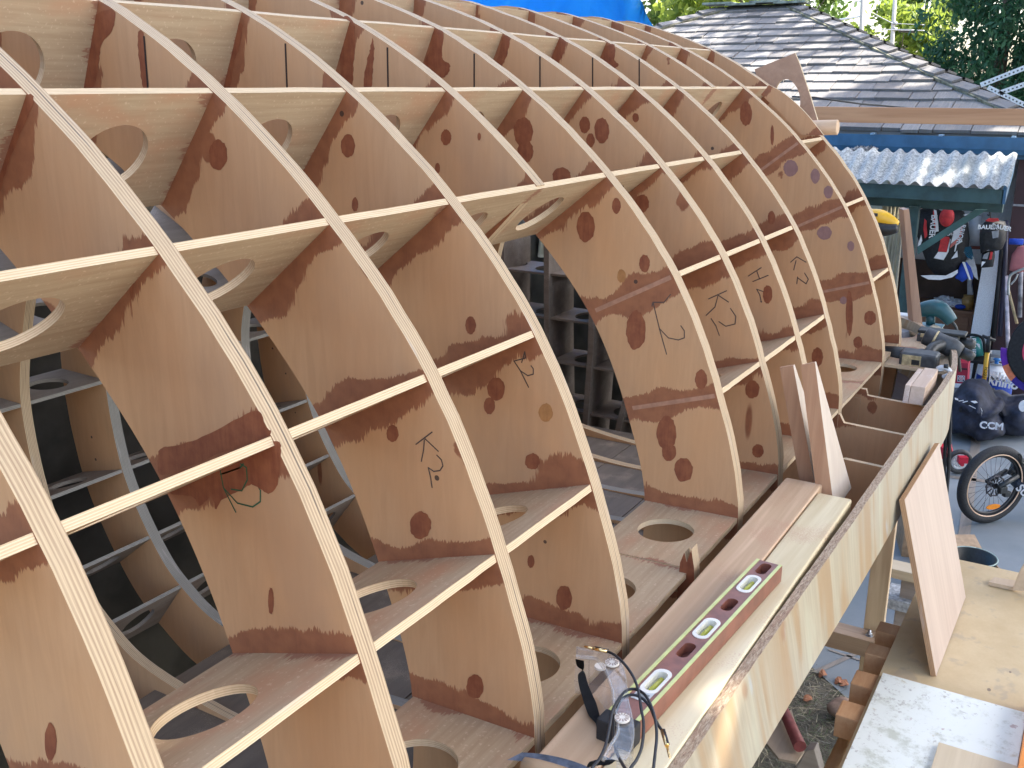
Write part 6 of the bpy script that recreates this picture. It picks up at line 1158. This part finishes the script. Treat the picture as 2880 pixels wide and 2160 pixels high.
def bicycle():
    c = onX(2791,1363,7.35); R = c.z-.006; t = thing('bicycle', Vector((c.x, c.y, 0)), 'child mountain bike with a fat black front tyre and orange reflector', 'bicycle'); D = Vector((.74,-.67,0)).normalized(); rb = plain('black_knobby_rubber', (.018,.019,.022), .75, .3, 120, bump=.6); blk = glossblack('black_rim_alloy', (.015,.015,.018), .3)
    wl, N = wheel(t, c, R, D, rb, blk, 28, .034, plain('dark_spoke_wire', (.12,.12,.13), .3, .1, metal=.8), plain('tan_reflective_stripe', (.75,.52,.36), .4, .05))
    # knobs of the tyre
    side = -N if N.dot(EYE-c) < 0 else N
    bm = bmesh.new(); q = c+side*.026
    for k in range(10):
        a = 2*math.pi*k/10; e = D*math.cos(a)+Vector((0,0,math.sin(a))); f = D*math.cos(a+.35)+Vector((0,0,math.sin(a+.35))); tube(bm, [q+e*.030, q+e*.075], .005, 6); tube(bm, catmull([q+e*.080, q+(e+f).normalized()*.072, q+(D*math.cos(a+.628)+Vector((0,0,math.sin(a+.628))))*.080], 4), .0055, 6)
    mesh_obj('brake_disc', bm, plain('dark_disc_steel', (.07,.07,.08), .35, .1, metal=.7), wl)
    bm = bmesh.new(); cal = c+side*.04+D*.055-Vector((0,0,.03)); rbox(bm, cal, D, side, cz, .06, .035, .05); rbox(bm, cal+D*.04-Vector((0,0,.035)), D, side, cz, .05, .035, .04); fin(bm, .006); mesh_obj('brake_caliper', bm, T_BLK, wl)
    bm = bmesh.new(); e = -Vector((0,0,1))*.165+D*.02; pc = c+e+side*.012; prism(bm, [pc+D*.060*math.cos(a)+Vector((0,0,.020*math.sin(a))) for a in [2*math.pi*k/24 for k in range(24)]], side*.008); fin(bm, .002); mesh_obj('orange_reflector', bm, plain('orange_reflector_plastic', (.72,.24,.02), .25, .06, 60), wl)
    # fork, stem and frame run off to the right
    crown = onX(2846,1332,7.50); bm = bmesh.new()
    for s in (1, -1): tube(bm, [c+side*.055*s, crown+side*.05*s], [.016,.021], 12)
    mesh_obj('fork', bm, T_BLK, t); bm = bmesh.new(); top = onX(2852,1312,7.55); tube(bm, [crown, top, top+(top-crown)*.8], [.030,.026,.024], 14); mesh_obj('head_tube', bm, T_BLK, t)
    bm = bmesh.new(); st = top+(top-crown)*.7; bar0, bar1 = onX(2878,1318,7.5), onX(2960,1320,7.6); tube(bm, [st, onX(2870,1322,7.55), bar1], .016, 10); mesh_obj('handlebar', bm, T_BLK, t); bm = bmesh.new(); tube(bm, catmull([onX(2866,1276,7.45), onX(2873,1284,7.45), onX(2873,1300,7.45), onX(2884,1306,7.48)], 5), .007, 8); mesh_obj('brake_lever', bm, T_BLK, t)
    wt = plain('white_frame_paint', (.66,.68,.72), .35, .05); bm = bmesh.new(); d0, d1 = onX(2853,1352,7.5), onX(2960,1452,7.65); tube(bm, [d0, d1], .036, 16); dt = mesh_obj('down_tube', bm, plain('black_blue_frame', (.02,.03,.05), .3), t); bm = bmesh.new(); tube(bm, [onX(2856,1338,7.52), onX(2990,1345,7.75)], .024, 14); mesh_obj('top_tube', bm, wt, t)
    u = (d1-d0).normalized(); v = Vector((-.15,0,1)); v = (v-u*u.dot(v)).normalized(); text_mesh('lettering', 'SUPER', .085, basis(d0+(d1-d0)*.40+Vector((-.038,0,0)), u, v), wt, dt, .001, .002)
    c2 = c+Vector((.75,-.75,0)); c2.z = R; bm = bmesh.new(); tube(bm, [d1, c2], .016, 10); tube(bm, [onX(2990,1345,7.75), c2], .013, 10); mesh_obj('rear_stay', bm, blk, t); wheel(t, c2, R, (.7,-.7,0), rb, blk, 28, .034, blk)
bicycle()
# ================================================================== camera, light
cd = bpy.data.cameras.new('camera'); cam = bpy.data.objects.new('camera', cd); C.objects.link(cam); S.camera = cam
cam.matrix_world = Matrix(((RT.x, UP.x, -FW.x, 0), (RT.y, UP.y, -FW.y, 0), (RT.z, UP.z, -FW.z, ZC), (0,0,0,1))); cd.sensor_width = 36; cd.lens = FPX/PW*36; cd.clip_start = .02; cd.clip_end = 800
W = bpy.data.worlds.new('World'); S.world = W; W.use_nodes = True; wn = W.node_tree; sky = wn.nodes.new('ShaderNodeTexSky'); sky.sky_type = 'NISHITA'; sky.sun_disc = False
sd = SUN_DIR
sky.sun_elevation = SUN_EL; sky.sun_rotation = math.pi/2-SUN_AZ; sky.air_density = 1.0; sky.dust_density = 3.0; sky.ozone_density = 0.1
wn.links.new(sky.outputs[0], wn.nodes['Background'].inputs[0]); wn.nodes['Background'].inputs[1].default_value = .15
sl = bpy.data.lights.new('sun', 'SUN'); sl.energy = 4.0; sl.angle = math.radians(.53); sl.color = (1, .93, .82); so = bpy.data.objects.new('sun', sl); C.objects.link(so); so.rotation_euler = sd.to_track_quat('Z', 'Y').to_euler(); so.location = (0, 0, 20)
S.view_settings.view_transform = 'Standard'; S.view_settings.look = 'None'; S.view_settings.exposure = 2.12; S.view_settings.gamma = 1.0
S.cycles.max_bounces = 8; S.cycles.transparent_max_bounces = 16; S.cycles.use_denoising = True
